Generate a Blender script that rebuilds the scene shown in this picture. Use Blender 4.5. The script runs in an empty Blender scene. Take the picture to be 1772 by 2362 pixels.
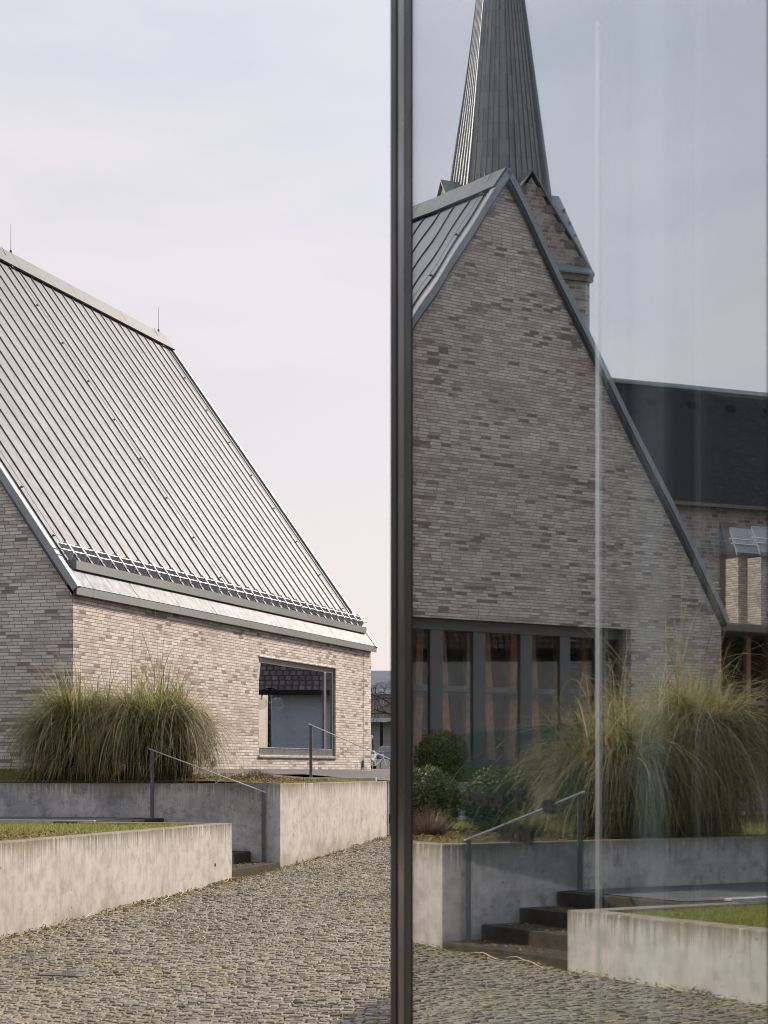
import bpy, bmesh, math, random
from mathutils import Vector, noise as mnoise
random.seed(7)
R = math.radians
scn = bpy.context.scene
col = scn.collection
FPX, V0, PHI, DM, CX = 4267.76, 1775.498, -0.1508, 0.9834, 886.0

# ------------------------------------------------------------------ frames
class Fr:
    """plan frame: s runs along the heading, t to the left of it"""
    def __init__(self, o, h):
        self.o = o; self.a = (math.sin(h), math.cos(h)); self.b = (-math.cos(h), math.sin(h))
    def __call__(self, s, t, z=0.0):
        return Vector((self.o[0]+self.a[0]*s+self.b[0]*t, self.o[1]+self.a[1]*s+self.b[1]*t, z))
BF = Fr((-5.4669, 32.5424), .3113)                 # brick building: corner, along its eaves
SF = Fr((-1.6832, 29.9759), .2494)                 # street line of the retaining walls
PF = Fr((DM*math.cos(PHI), -DM*math.sin(PHI)), PHI)  # glass front of the pavilion
CF = Fr((0, 0), 0)
def flip(P):                                       # mirror a point in the plane of the glass front
    nx, ny = math.cos(PHI), -math.sin(PHI)
    d = 2*(nx*P[0]+ny*P[1]-DM)
    return Vector((P[0]-d*nx, P[1]-d*ny, P[2]))
def seen(u, v, Y):                                 # place of a far thing known only from its reflection
    return flip(Vector(((u-CX)/FPX*Y, Y, (V0-v)/FPX*Y)))

# ------------------------------------------------------------------ mesh builder
WL = {}
class MB:
    def __init__(self): self.v = []; self.f = []; self.uv = []; self.sm = []; self.c = []
    def poly(self, pts, uvs=None, smooth=False, c=None):
        i = len(self.v); self.v += [tuple(p) for p in pts]; self.f.append(tuple(range(i, i+len(pts))))
        self.uv += uvs if uvs else [(0.0, 0.0)]*len(pts); self.sm.append(smooth)
        self.c += [c or (1, 1, 1)]*len(pts)
    def mesh(self, pts, faces, smooth=False, c=None):
        i = len(self.v); self.v += [tuple(p) for p in pts]; self.c += [c or (1, 1, 1)]*len(pts)
        for f in faces:
            self.f.append(tuple(i+k for k in f)); self.uv += [(0.0, 0.0)]*len(f); self.sm.append(smooth)
    def box(self, F, s0, s1, t0, t1, z0, z1, zt=None):
        if s0 > s1: s0, s1 = s1, s0
        if t0 > t1: t0, t1 = t1, t0
        zt = z1 if zt is None else zt
        P = lambda s, t, z: F(s, t, z)
        a, b = z0-zt, z1-zt
        Q = self.poly
        Q([P(s0,t0,z0),P(s0,t1,z0),P(s0,t1,z1),P(s0,t0,z1)][::-1], [(t0,a),(t1,a),(t1,b),(t0,b)][::-1])
        Q([P(s1,t0,z0),P(s1,t1,z0),P(s1,t1,z1),P(s1,t0,z1)], [(t0,a),(t1,a),(t1,b),(t0,b)])
        Q([P(s0,t0,z0),P(s1,t0,z0),P(s1,t0,z1),P(s0,t0,z1)], [(s0,a),(s1,a),(s1,b),(s0,b)])
        Q([P(s0,t1,z0),P(s1,t1,z0),P(s1,t1,z1),P(s0,t1,z1)][::-1], [(s0,a),(s1,a),(s1,b),(s0,b)][::-1])
        Q([P(s0,t0,z1),P(s1,t0,z1),P(s1,t1,z1),P(s0,t1,z1)], [(s0,t0*.01),(s1,t0*.01),(s1,t1*.01),(s0,t1*.01)])
        Q([P(s0,t0,z0),P(s1,t0,z0),P(s1,t1,z0),P(s0,t1,z0)][::-1], [(s0,a)]*4)
        return self
    def hexa(self, p, c=None):                     # 8 corners: bottom ring then top ring
        self.mesh(p, [(3,2,1,0),(4,5,6,7),(0,1,5,4),(1,2,6,5),(2,3,7,6),(3,0,4,7)], c=c); return self
    def tube(self, pts, r, n=8, r1=None, smooth=True, c=None):
        pts = [Vector(p) for p in pts]; m = len(pts); vs = []
        for i, p in enumerate(pts):
            d = (pts[min(i+1, m-1)]-pts[max(i-1, 0)]).normalized()
            x = d.orthogonal().normalized() if abs(d.z) > .9 else d.cross(Vector((0,0,1))).normalized()
            y = d.cross(x)
            rr = r if r1 is None else r+(r1-r)*i/max(1, m-1)
            for k in range(n):
                an = 2*math.pi*k/n
                vs.append(p+x*math.cos(an)*rr+y*math.sin(an)*rr)
        fs = [(i*n+k, i*n+(k+1) % n, (i+1)*n+(k+1) % n, (i+1)*n+k) for i in range(m-1) for k in range(n)]
        self.mesh(vs, fs, smooth, c)
        self.mesh(vs[:n], [tuple(range(n))[::-1]], False, c); self.mesh(vs[-n:], [tuple(range(n))], False, c)
        return self
    def ball(self, ctr, r, nu=16, nv=10, sz=1.0):
        vs = []; fs = []
        for j in range(nv+1):
            a = math.pi*j/nv
            for i in range(nu):
                b = 2*math.pi*i/nu
                vs.append(Vector(ctr)+Vector((math.sin(a)*math.cos(b), math.sin(a)*math.sin(b), math.cos(a)*sz))*r)
        for j in range(nv):
            for i in range(nu): fs.append((j*nu+i, (j+1)*nu+i, (j+1)*nu+(i+1) % nu, j*nu+(i+1) % nu))
        self.mesh(vs, fs, True); return self
    def prism(self, ring, d):                      # ring of points pushed along d
        n = len(ring); d = Vector(d); r2 = [Vector(p)+d for p in ring]
        self.mesh(list(ring)+r2, [tuple(range(n))[::-1], tuple(range(n, 2*n))]+[(i, (i+1) % n, n+(i+1) % n, n+i) for i in range(n)])
        return self
    def build(self, name, mat, parent=None, label=None, cat=None, group=None, kind=None, bevel=0, origin=None, attr=False, seg=2):
        if parent is not None: w = WL[parent.name]
        elif origin is not None: w = Vector(origin)
        else:
            xs = [p[0] for p in self.v]; ys = [p[1] for p in self.v]; zs = [p[2] for p in self.v]
            w = Vector(((min(xs)+max(xs))/2, (min(ys)+max(ys))/2, min(zs)))
        me = bpy.data.meshes.new(name)
        me.from_pydata([(p[0]-w[0], p[1]-w[1], p[2]-w[2]) for p in self.v], [], self.f)
        uvl = me.uv_layers.new(name='UVMap')
        uvl.data.foreach_set('uv', [x for p in self.uv for x in p])
        me.polygons.foreach_set('use_smooth', self.sm)
        if attr:
            ca = me.color_attributes.new('Col', 'FLOAT_COLOR', 'POINT')
            ca.data.foreach_set('color', [x for p in self.c for x in (p[0], p[1], p[2], 1.0)])
        me.materials.append(mat); me.update()
        o = bpy.data.objects.new(name, me); col.objects.link(o)
        if parent is not None: o.parent = parent
        else: o.location = w
        WL[o.name] = w
        if bevel:
            bm = bmesh.new(); bm.from_mesh(me); bmesh.ops.remove_doubles(bm, verts=bm.verts, dist=1e-4)
            bmesh.ops.recalc_face_normals(bm, faces=bm.faces); bm.to_mesh(me); bm.free()
            md = o.modifiers.new('Bevel', 'BEVEL'); md.width = bevel; md.segments = seg; md.limit_method = 'ANGLE'; md.angle_limit = R(40)
        tag(o, label, cat, group, kind)
        return o
def tag(o, label=None, cat=None, group=None, kind=None):
    for k, x in (('label', label), ('category', cat), ('group', group), ('kind', kind)):
        if x: o[k] = x
    return o
def thing(name, loc, label, cat, group=None):
    o = bpy.data.objects.new(name, None); o.empty_display_size = .2; col.objects.link(o); o.location = loc
    WL[o.name] = Vector(loc); return tag(o, label, cat, group)
def copy_tree(o, loc, label):
    c = o.copy(); col.objects.link(c); c.location = loc; c['label'] = label
    def kids(a, b):
        for ch in a.children:
            d = ch.copy(); col.objects.link(d); d.parent = b; kids(ch, d)
    kids(o, c); return c

# ------------------------------------------------------------------ materials
class NT:
    def __init__(self, name):
        self.m = bpy.data.materials.new(name); self.m.use_nodes = True
        self.t = self.m.node_tree; self.t.nodes.clear()
        self.out = self.t.nodes.new('ShaderNodeOutputMaterial')
    def n(self, typ, **kw):
        x = self.t.nodes.new('ShaderNode'+typ)
        for k, v in kw.items(): setattr(x, k, v)
        return x
    def set(self, sock, v):
        if isinstance(v, bpy.types.NodeSocket): self.t.links.new(v, sock)
        elif v is not None:
            if hasattr(sock.default_value, '__len__'):
                sock.default_value = tuple(v)+(1.0,) if len(v) == 3 and len(sock.default_value) == 4 else v
            else: sock.default_value = v
    def ma(self, op, a, b=None, c=None, clamp=False):
        x = self.n('Math', operation=op, use_clamp=clamp); self.set(x.inputs[0], a)
        if b is not None: self.set(x.inputs[1], b)
        if c is not None: self.set(x.inputs[2], c)
        return x.outputs[0]
    def mix(self, f, a, b, mode='MIX'):
        x = self.n('MixRGB', blend_type=mode); self.set(x.inputs[0], f); self.set(x.inputs[1], a); self.set(x.inputs[2], b); return x.outputs[0]
    def noise(self, vec, scale, detail=4, rough=.55, out=0):
        x = self.n('TexNoise'); self.set(x.inputs['Vector'], vec); x.inputs['Scale'].default_value = scale
        x.inputs['Detail'].default_value = detail; x.inputs['Roughness'].default_value = rough; return x.outputs[out]
    def white(self, a, dim='2D'):
        x = self.n('TexWhiteNoise', noise_dimensions=dim); self.set(x.inputs['W' if dim == '1D' else 'Vector'], a); return x.outputs[0]
    def ramp(self, f, stops, interp='LINEAR'):
        x = self.n('ValToRGB'); e = x.color_ramp.elements; x.color_ramp.interpolation = interp
        while len(e) < len(stops): e.new(.5)
        for el, (p, c) in zip(e, stops): el.position = p; el.color = tuple(c)+(1,) if len(c) == 3 else c
        self.set(x.inputs[0], f); return x.outputs[0]
    def mr(self, f, a, b, c=0., d=1.):
        x = self.n('MapRange'); self.set(x.inputs[0], f)
        for i, v in enumerate((a, b, c, d)): self.set(x.inputs[i+1], v)
        return x.outputs[0]
    def vec(self, x, y, z=0.):
        c = self.n('CombineXYZ'); self.set(c.inputs[0], x); self.set(c.inputs[1], y); self.set(c.inputs[2], z); return c.outputs[0]
    def sep(self, v):
        s = self.n('SeparateXYZ'); self.set(s.inputs[0], v); return s.outputs
    def uv(self): return self.n('TexCoord').outputs['UV']
    def pos(self): return self.n('NewGeometry').outputs['Position']
    def scale(self, v, k):
        x = self.n('VectorMath', operation='MULTIPLY'); self.set(x.inputs[0], v); x.inputs[1].default_value = k; return x.outputs[0]
    def bump(self, h, strength, dist=.01, nrm=None):
        b = self.n('Bump'); b.inputs['Strength'].default_value = strength; b.inputs['Distance'].default_value = dist
        self.set(b.inputs['Height'], h)
        if nrm is not None: self.set(b.inputs['Normal'], nrm)
        return b.outputs[0]
    def pbsdf(self, color, rough=.7, metal=0., nrm=None, spec=None, out=True):
        b = self.n('BsdfPrincipled'); self.set(b.inputs['Base Color'], color); self.set(b.inputs['Roughness'], rough)
        self.set(b.inputs['Metallic'], metal)
        if nrm is not None: self.set(b.inputs['Normal'], nrm)
        if spec is not None: b.inputs['Specular IOR Level'].default_value = spec
        if out: self.t.links.new(b.outputs[0], self.out.inputs[0])
        return b.outputs[0]
    def surf(self, s): self.t.links.new(s, self.out.inputs[0])

def m_plain(name, c, rough=.6, metal=0., var=.12, scale=6., bump=0., spec=None):
    k = NT(name); p = k.pos(); nz = k.noise(p, scale, 5)
    cc = k.mix(k.mr(nz, .3, .7), [x*(1-var) for x in c], [min(1, x*(1+var)) for x in c])
    nb = k.bump(k.noise(p, scale*6, 4), bump, .01) if bump else None
    k.pbsdf(cc, k.mr(nz, .3, .7, max(.03, rough-.07), min(1, rough+.07)), metal, nb, spec); return k.m

def m_brick(name, bw=.25, bh=.0615, stops=None, mortar=(.2, .185, .17), clus=.5, mj=.011, bands=.42):
    k = NT(name); x, y, _ = k.sep(k.uv())
    ry = k.ma('DIVIDE', y, bh); row = k.ma('FLOOR', ry); fy = k.ma('SUBTRACT', ry, row)
    off = k.white(row, '1D')
    rx = k.ma('ADD', k.ma('DIVIDE', x, bw), k.ma('MULTIPLY', off, 7.)); ci = k.ma('FLOOR', rx); fx = k.ma('SUBTRACT', rx, ci)
    rnd = k.white(k.vec(ci, row)); rnd2 = k.white(k.vec(row, ci))
    big = k.noise(k.vec(k.ma('MULTIPLY', x, .8), k.ma('MULTIPLY', y, 1.9)), 1.0, 3)
    val = k.ma('ADD', rnd, k.ma('MULTIPLY', k.ma('SUBTRACT', big, .5), clus*1.6), clamp=True)
    c = k.ramp(val, stops)
    fine = k.noise(k.vec(k.ma('MULTIPLY', x, 9.), k.ma('MULTIPLY', y, 40.), rnd2), 1., 5, .65)
    c = k.mix(1., c, k.ramp(fine, [(.25, (.8, .79, .78)), (.75, (1.14, 1.13, 1.12))]), 'MULTIPLY')
    hs = k.n('HueSaturation'); k.set(hs.inputs['Hue'], k.mr(rnd2, 0, 1, .49, .51)); k.set(hs.inputs['Color'], c); c = hs.outputs[0]
    ex = k.ma('MULTIPLY', k.ma('MINIMUM', fx, k.ma('SUBTRACT', 1., fx)), bw)
    ey = k.ma('MULTIPLY', k.ma('MINIMUM', fy, k.ma('SUBTRACT', 1., fy)), bh)
    wob = k.ma('MULTIPLY', k.ma('SUBTRACT', k.noise(k.vec(x, y), 55., 3), .5), .004)
    d = k.ma('ADD', k.ma('MINIMUM', ex, ey), wob)
    brick = k.mr(d, mj*.35, mj*.75)
    soil = k.noise(k.vec(x, y), .35, 4)
    c = k.mix(k.mr(soil, .42, .75, 0., .2*min(1., bands*3)), c, (.22, .20, .19))
    band = k.noise(k.vec(k.ma('MULTIPLY', x, .45), k.ma('MULTIPLY', y, 1.3), 4.), 1., 5, .6)
    c = k.mix(k.mr(band, .5, .68, 0., bands), c, (.31, .205, .19))
    cc = k.mix(brick, mortar, c)
    h = k.ma('ADD', brick, k.ma('ADD', k.ma('MULTIPLY', fine, .3), k.ma('MULTIPLY', rnd2, .25)))
    k.pbsdf(cc, .85, 0., k.bump(h, .8, .009), .25); return k.m
M = {}
M['brick'] = m_brick('brick', stops=[(0., (.22, .17, .16)), (.07, (.36, .30, .28)), (.22, (.47, .415, .385)), (.6, (.57, .515, .475)), (1., (.66, .605, .56))], clus=.55, mortar=(.23, .205, .19))
M['church_stone'] = m_brick('rubble_stone', .42, .2, [(0., (.13, .105, .10)), (.3, (.26, .215, .20)), (.6, (.33, .285, .27)), (.9, (.40, .355, .34)), (1., (.3, .27, .25))], (.40, .37, .355), .4, .03)
M['pale_brick'] = m_brick('pale_brick', .25, .0615, [(0., (.34, .3, .25)), (.5, (.5, .45, .37)), (1., (.6, .55, .47))])

def m_concrete(name='concrete', worn=0.):
    k = NT(name); x, y, _ = k.sep(k.uv()); p = k.pos()
    n1 = k.noise(p, .9, 6, .6); n2 = k.noise(p, 6., 6, .65); n3 = k.noise(p, 40., 3)
    c = k.ramp(n1, [(.25, (.42, .395, .365)), (.5, (.50, .472, .438)), (.75, (.55, .52, .485))])
    c = k.mix(1., c, k.ramp(n2, [(.3, (.72, .72, .72)), (.55, (1., 1., 1.)), (.8, (1.1, 1.09, 1.06))]), 'MULTIPLY')
    # water streaks and algae that run down from the top edge
    xs = k.noise(k.vec(k.ma('MULTIPLY', x, 17.), k.ma('MULTIPLY', y, .5), 3.), 1., 6, .75)
    xl = k.noise(k.vec(k.ma('MULTIPLY', x, .9), 0., 9.), 1., 3, .6)
    depth = k.ma('ADD', k.mr(xs, .40, .74, .0, .62), k.mr(xl, .36, .66, -.09, .16))
    st = k.mr(k.ma('ADD', k.ma('MULTIPLY', y, -1.), k.ma('MULTIPLY', n2, .06)), 0., k.ma('MAXIMUM', depth, .03), 1., 0.)
    st = k.ma('MULTIPLY', st, k.mr(n2, .3, .6, .5, 1.1), clamp=True)
    c = k.mix(k.ma('MULTIPLY', st, .95), c, k.mix(k.noise(p, 2.2, 3), (.045, .038, .022), (.16, .115, .03)))
    lg = k.noise(k.vec(k.ma('MULTIPLY', x, 26.), k.ma('MULTIPLY', y, .9), 7.), 1., 5, .75)
    c = k.mix(k.mr(lg, .52, .74, 0., .42), c, (.20, .185, .16))
    lg2 = k.noise(k.vec(k.ma('MULTIPLY', x, 2.6), k.ma('MULTIPLY', y, .4), 17.), 1., 5, .6)
    c = k.mix(k.mr(lg2, .54, .72, 0., .26), c, (.24, .225, .205))
    blot = k.noise(p, 3.4, 8, .8)
    c = k.mix(k.mr(blot, .58-.06*worn, .66, 0., .6+.15*worn), c, (.17-.05*worn, .16-.045*worn, .15-.035*worn))
    if worn:
        patch = k.noise(p, 1.3, 7, .7)
        c = k.mix(k.mr(patch, .40, .62, 0., .62), c, (.20, .20, .195))
        c = k.mix(k.mr(k.noise(p, 7., 8, .8), .55, .66, 0., .75), c, (.10, .10, .095))
    foot = k.mr(k.ma('ADD', k.noise(p, 2.5, 4), k.ma('MULTIPLY', y, .55)), -.22, .0, .45, 0.)
    c = k.mix(foot, c, (.19, .165, .11))
    # blow holes
    v = k.n('TexVoronoi', feature='F1'); k.set(v.inputs['Vector'], k.vec(x, y)); v.inputs['Scale'].default_value = 9.
    sz = k.sep(v.outputs['Color'])[0]
    hole = k.mr(v.outputs['Distance'], k.ma('MULTIPLY', k.mr(sz, .72, 1., .03, .2), 1.), 0., 0., 1.)
    hole = k.ma('MULTIPLY', hole, k.ma('GREATER_THAN', sz, .72), clamp=True)
    c = k.mix(k.ma('MULTIPLY', hole, .95), c, (.04, .036, .03))
    # formwork joints
    fj = k.ma('ABSOLUTE', k.ma('SUBTRACT', k.ma('FRACT', k.ma('DIVIDE', x, 1.9)), .5))
    jt = k.mr(fj, 0., .0035, 1., 0.)
    c = k.mix(k.ma('MULTIPLY', jt, .35), c, (.14, .13, .12))
    h = k.ma('SUBTRACT', k.ma('ADD', k.ma('MULTIPLY', n3, .25), k.ma('MULTIPLY', n2, .4)), hole)
    k.pbsdf(c, .9, 0., k.bump(h, .5, .006), .12); return k.m
M['concrete'] = m_concrete()
M['concrete_worn'] = m_concrete('weathered_concrete', 1.)

def m_zinc(name, c, rough=.42, metal=.55, streak=.5, sheets=False):
    k = NT(name); p = k.pos(); n1 = k.noise(p, .6, 5); n2 = k.noise(k.scale(p, (9, 9, 1.2)), 1., 5, .65)
    cc = k.ramp(n1, [(.3, [x*.86 for x in c]), (.7, [min(1, x*1.08) for x in c])])
    cc = k.mix(k.mr(n2, .45, .72, 0., streak), cc, [x*.68 for x in c])
    if sheets:           # each tray between two seams has its own tone
        vd = k.n('VectorMath', operation='DOT_PRODUCT'); k.set(vd.inputs[0], p); vd.inputs[1].default_value = (BF.a[0], BF.a[1], 0)
        q = k.ma('DIVIDE', k.ma('SUBTRACT', vd.outputs['Value'], BF.a[0]*BF.o[0]+BF.a[1]*BF.o[1]+.25), (16.73-.5)/32)
        r = k.white(k.ma('FLOOR', q), '1D'); cc = k.mix(1., cc, k.ramp(r, [(0, (.92,)*3), (1, (1.06,)*3)]), 'MULTIPLY')
    n3 = k.noise(p, 2.2, 4)
    k.pbsdf(cc, k.mr(n2, .3, .7, rough-.08, rough+.12), metal, k.bump(n3, .25, .02), .25); return k.m
M['zinc'] = m_zinc('zinc_sheet', (.112, .131, .158), .55, .1, .25, True)
M['zinc_trim'] = m_zinc('zinc_trim', (.20, .213, .215), .46, .4, .5)
M['zinc_ridge'] = m_zinc('zinc_ridge', (.095, .108, .118), .5, .2, .5)
M['zinc_blue'] = m_zinc('zinc_edge', (.27, .295, .32), .45, .35, .3)
M['seam'] = m_zinc('seam_cover', (.075, .077, .082), .55, .2, .2)
M['steel'] = m_zinc('galvanised_steel', (.42, .42, .43), .4, .7, .3)
M['bright_steel'] = m_zinc('bright_steel', (.72, .71, .69), .28, .9, .15)
M['post'] = m_plain('painted_steel', (.105, .10, .105), .5, .3, .2, 9)
M['frame'] = m_plain('anodised_frame', (.125, .125, .13), .42, .4, .08, 5)
M['anod'] = m_plain('anodised_strip', (.022, .02, .019), .26, 0, .05, 3, 0, .32)
M['anod_dark'] = m_plain('anodised_dark', (.008, .010, .0095), .45, 0, .1, 3, 0, .15)
M['gasket'] = m_plain('black_gasket', (.012, .012, .012), .85, 0, .1, 6, 0, .15)
M['step'] = m_plain('basalt_step', (.055, .046, .035), .9, 0, .35, 7, .5, .12)
M['asphalt'] = m_plain('dark_gravel', (.10, .097, .098), .95, 0, .5, 90, .9)
M['soil'] = m_plain('leafy_soil', (.10, .065, .035), .95, 0, .6, 22, .9)
M['kerb'] = m_plain('kerb_stone', (.42, .40, .37), .85, 0, .2, 8, .3)
M['wood'] = m_plain('oak_wood', (.40, .19, .095), .6, 0, .3, 7, .2)
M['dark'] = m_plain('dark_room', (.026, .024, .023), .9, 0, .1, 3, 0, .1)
M['plaster'] = m_plain('white_plaster', (.42, .46, .53), .9, 0, .08, 2)
M['greyplaster'] = m_plain('grey_plaster', (.38, .41, .45), .9, 0, .12, 2)
M['oldstone_trim'] = m_plain('sandstone_trim', (.17, .14, .128), .9, 0, .3, 5, .4)
M['ink'] = m_plain('dark_lettering', (.008, .006, .007), .6)
M['bark'] = m_plain('bark', (.06, .05, .045), .95, 0, .4, 20, .7)
M['rubber'] = m_plain('tyre_rubber', (.012, .012, .012), .8)
M['white_paint'] = m_plain('white_paint', (.75, .75, .74), .35, 0, .03)
M['grey_paint'] = m_plain('grey_car_paint', (.10, .11, .13), .25, .4, .05)
M['silver_paint'] = m_plain('silver_car_paint', (.45, .47, .5), .28, .6, .05)
M['red_lens'] = m_plain('red_lens', (.4, .015, .015), .25)
M['car_glass'] = m_plain('car_glass', (.02, .025, .03), .08, 0, .05, 3, 0, .8)
M['iron'] = m_plain('cast_iron', (.15, .14, .125), .7, .3, .3, 30, .3)
M['fence_wood'] = m_plain('weathered_boards', (.19, .17, .15), .9, 0, .35, 12, .3)
M['slate'] = m_brick('slate_roof', .3, .16, [(0., (.018, .017, .017)), (.5, (.026, .024, .024)), (1., (.036, .033, .033))], (.012, .012, .012), .05, .02, 0.)
M['roof_tile'] = m_brick('clay_roof_tile', .2, .26, [(0., (.09, .072, .066)), (.5, (.13, .10, .09)), (1., (.18, .14, .12))], (.02, .018, .018), .3, .045, 0.)

def m_spire():
    k = NT('spire_sheet'); x, y, _ = k.sep(k.uv()); p = k.pos()
    row = k.ma('FLOOR', k.ma('DIVIDE', y, .9)); ci = k.ma('FLOOR', k.ma('MULTIPLY', x, 1.))
    r = k.white(k.vec(ci, row)); n1 = k.noise(k.vec(k.ma('MULTIPLY', x, 2.), k.ma('MULTIPLY', y, .5)), 1., 5, .7)
    c = k.mix(k.ma('MULTIPLY', k.ma('ADD', r, n1), .5), (.095, .085, .078), (.30, .272, .245))
    fy = k.ma('FRACT', k.ma('DIVIDE', y, .9)); ln = k.mr(fy, 0., .05, 1., 0.)
    c = k.mix(k.ma('MULTIPLY', ln, .6), c, (.04, .04, .04))
    k.pbsdf(c, k.mr(r, 0, 1, .3, .5), .45, k.bump(k.ma('ADD', n1, k.ma('MULTIPLY', r, .7)), .5, .05)); return k.m
M['spire'] = m_spire()

def m_attr(name, rough=.75, trans=.3, nz=.25, spec=.2):
    k = NT(name); a = k.n('Attribute', attribute_name='Col').outputs['Color']
    n1 = k.noise(k.pos(), 14., 4)
    c = k.mix(1., a, k.ramp(n1, [(.3, (1-nz,)*3), (.7, (1+nz,)*3)]), 'MULTIPLY')
    b = k.pbsdf(c, rough, 0., None, spec, out=False)
    if trans:
        t = k.n('BsdfTranslucent'); k.set(t.inputs[0], k.mix(.0, c, c)); x = k.n('MixShader'); x.inputs[0].default_value = trans
        k.t.links.new(b, x.inputs[1]); k.t.links.new(t.outputs[0], x.inputs[2]); k.surf(x.outputs[0])
    else: k.surf(b)
    return k.m
M['blade'] = m_attr('grass_blade', .55, .48, .15, .4)
M['leaf'] = m_attr('leaf', .5, .25, .2, .4)
M['litter'] = m_attr('dry_leaf', .8, .15)

def m_cobble():
    k = NT('cobblestone'); a = k.n('Attribute', attribute_name='Col').outputs['Color']; p = k.pos()
    n1 = k.noise(p, 35., 5, .65); n2 = k.noise(p, .35, 5, .6)
    c = k.mix(1., a, k.ramp(n1, [(.3, (.7, .7, .7)), (.7, (1.22, 1.2, 1.18))]), 'MULTIPLY')
    c = k.mix(k.mr(n2, .48, .72, 0., .45), c, (.20, .17, .085))
    k.pbsdf(c, k.mr(n1, .3, .7, .5, .8), 0., k.bump(n1, .7, .008), .3); return k.m
M['cobble'] = m_cobble()
def m_joint():
    k = NT('joint_soil'); p = k.pos(); n1 = k.noise(p, 1.1, 6, .7); n2 = k.noise(p, 30., 4)
    c = k.ramp(n2, [(.3, (.035, .028, .015)), (.7, (.12, .095, .05))])
    c = k.mix(k.mr(n1, .46, .6, 0., .9), c, k.mix(n2, (.06, .062, .01), (.2, .185, .03)))
    k.pbsdf(c, .95, 0., k.bump(n2, .6, .01), .1); return k.m
M['joint'] = m_joint()
def m_lawn():
    k = NT('lawn_soil'); p = k.pos(); n2 = k.noise(p, 18., 5)
    k.pbsdf(k.ramp(n2, [(.3, (.045, .05, .012)), (.7, (.13, .14, .03))]), .95, 0., k.bump(n2, .6, .02), .1); return k.m
M['lawn'] = m_lawn()

def m_translucent(name, c, f=.55):
    k = NT(name); n1 = k.noise(k.pos(), 4., 3); cc = k.mix(k.mr(n1, .3, .7), [x*.9 for x in c], c)
    d = k.n('BsdfDiffuse'); t = k.n('BsdfTranslucent'); k.set(d.inputs[0], cc); k.set(t.inputs[0], cc)
    x = k.n('MixShader'); x.inputs[0].default_value = f; k.t.links.new(d.outputs[0], x.inputs[1]); k.t.links.new(t.outputs[0], x.inputs[2]); k.surf(x.outputs[0]); return k.m
M['cloth'] = m_translucent('pale_cloth', (.97, .97, .98), .93); M['teal'] = m_translucent('teal_film', (.52, .97, .93), .9)
def m_glass(name, f0, tint=(.93, .97, .95), rough=0.):
    """thin sheet of clear glass: mirror reflection that grows towards grazing angles, the rest passes straight through"""
    k = NT(name); g = k.n('BsdfGlossy'); g.inputs['Roughness'].default_value = rough
    g.inputs['Color'].default_value = (.955, .965, 1., 1)
    t = k.n('BsdfTransparent'); t.inputs[0].default_value = tuple(tint)+(1,)
    lw = k.n('LayerWeight'); lw.inputs[0].default_value = .5
    f = k.ma('ADD', k.ma('MULTIPLY', k.ma('POWER', lw.outputs['Facing'], 5.), 1-f0), f0)
    x = k.n('MixShader'); k.set(x.inputs[0], f); k.t.links.new(t.outputs[0], x.inputs[1]); k.t.links.new(g.outputs[0], x.inputs[2])
    k.surf(x.outputs[0]); return k.m
M['globe'] = m_glass('clear_globe', .10, (.9, .9, .9))
M['clear_glass'] = m_glass('clear_glass', .04, (.97, .98, .98))
M['glass'] = m_glass('coated_glass', .30)
M['glass2'] = m_glass('inner_glass', .32)
M['win_glass'] = m_glass('window_glass', .34, (.75, .82, .82))

# ------------------------------------------------------------------ ground
PROF = [(-400, -2.6), (-60, -2.3), (-35, -2.1), (-25, -2.02), (-16.3, -1.965), (-13.6, -1.925), (-11.4, -1.895), (-10, -1.83), (-2.4, -1.64), (0, -1.60), (7.3, -1.30), (20, -.8), (33, -.2), (45, -.03), (70, -.06), (3000, -.1)]
def zst(s):
    for (a, x), (b, y) in zip(PROF, PROF[1:]):
        if s <= b: return x+(y-x)*(s-a)/(b-a)
    return PROF[-1][1]
g = MB()
SS = [-400, -120, -60, -45]+[-40+i for i in range(95)]+[60, 80, 120, 250, 900, 2500]
TT = [-2500, -400, -60, -20, -10, -5, 0, 10, 40, 100, 300, 2500]
pts = [SF(s, t, zst(s)-.019) for s in SS for t in TT]; nt = len(TT)
g.mesh(pts, [(i*nt+j, (i+1)*nt+j, (i+1)*nt+j+1, i*nt+j+1)[::-1] for i in range(len(SS)-1) for j in range(nt-1)])
g.build('street', M['joint'], kind='structure', origin=(0, 0, 0))

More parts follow.
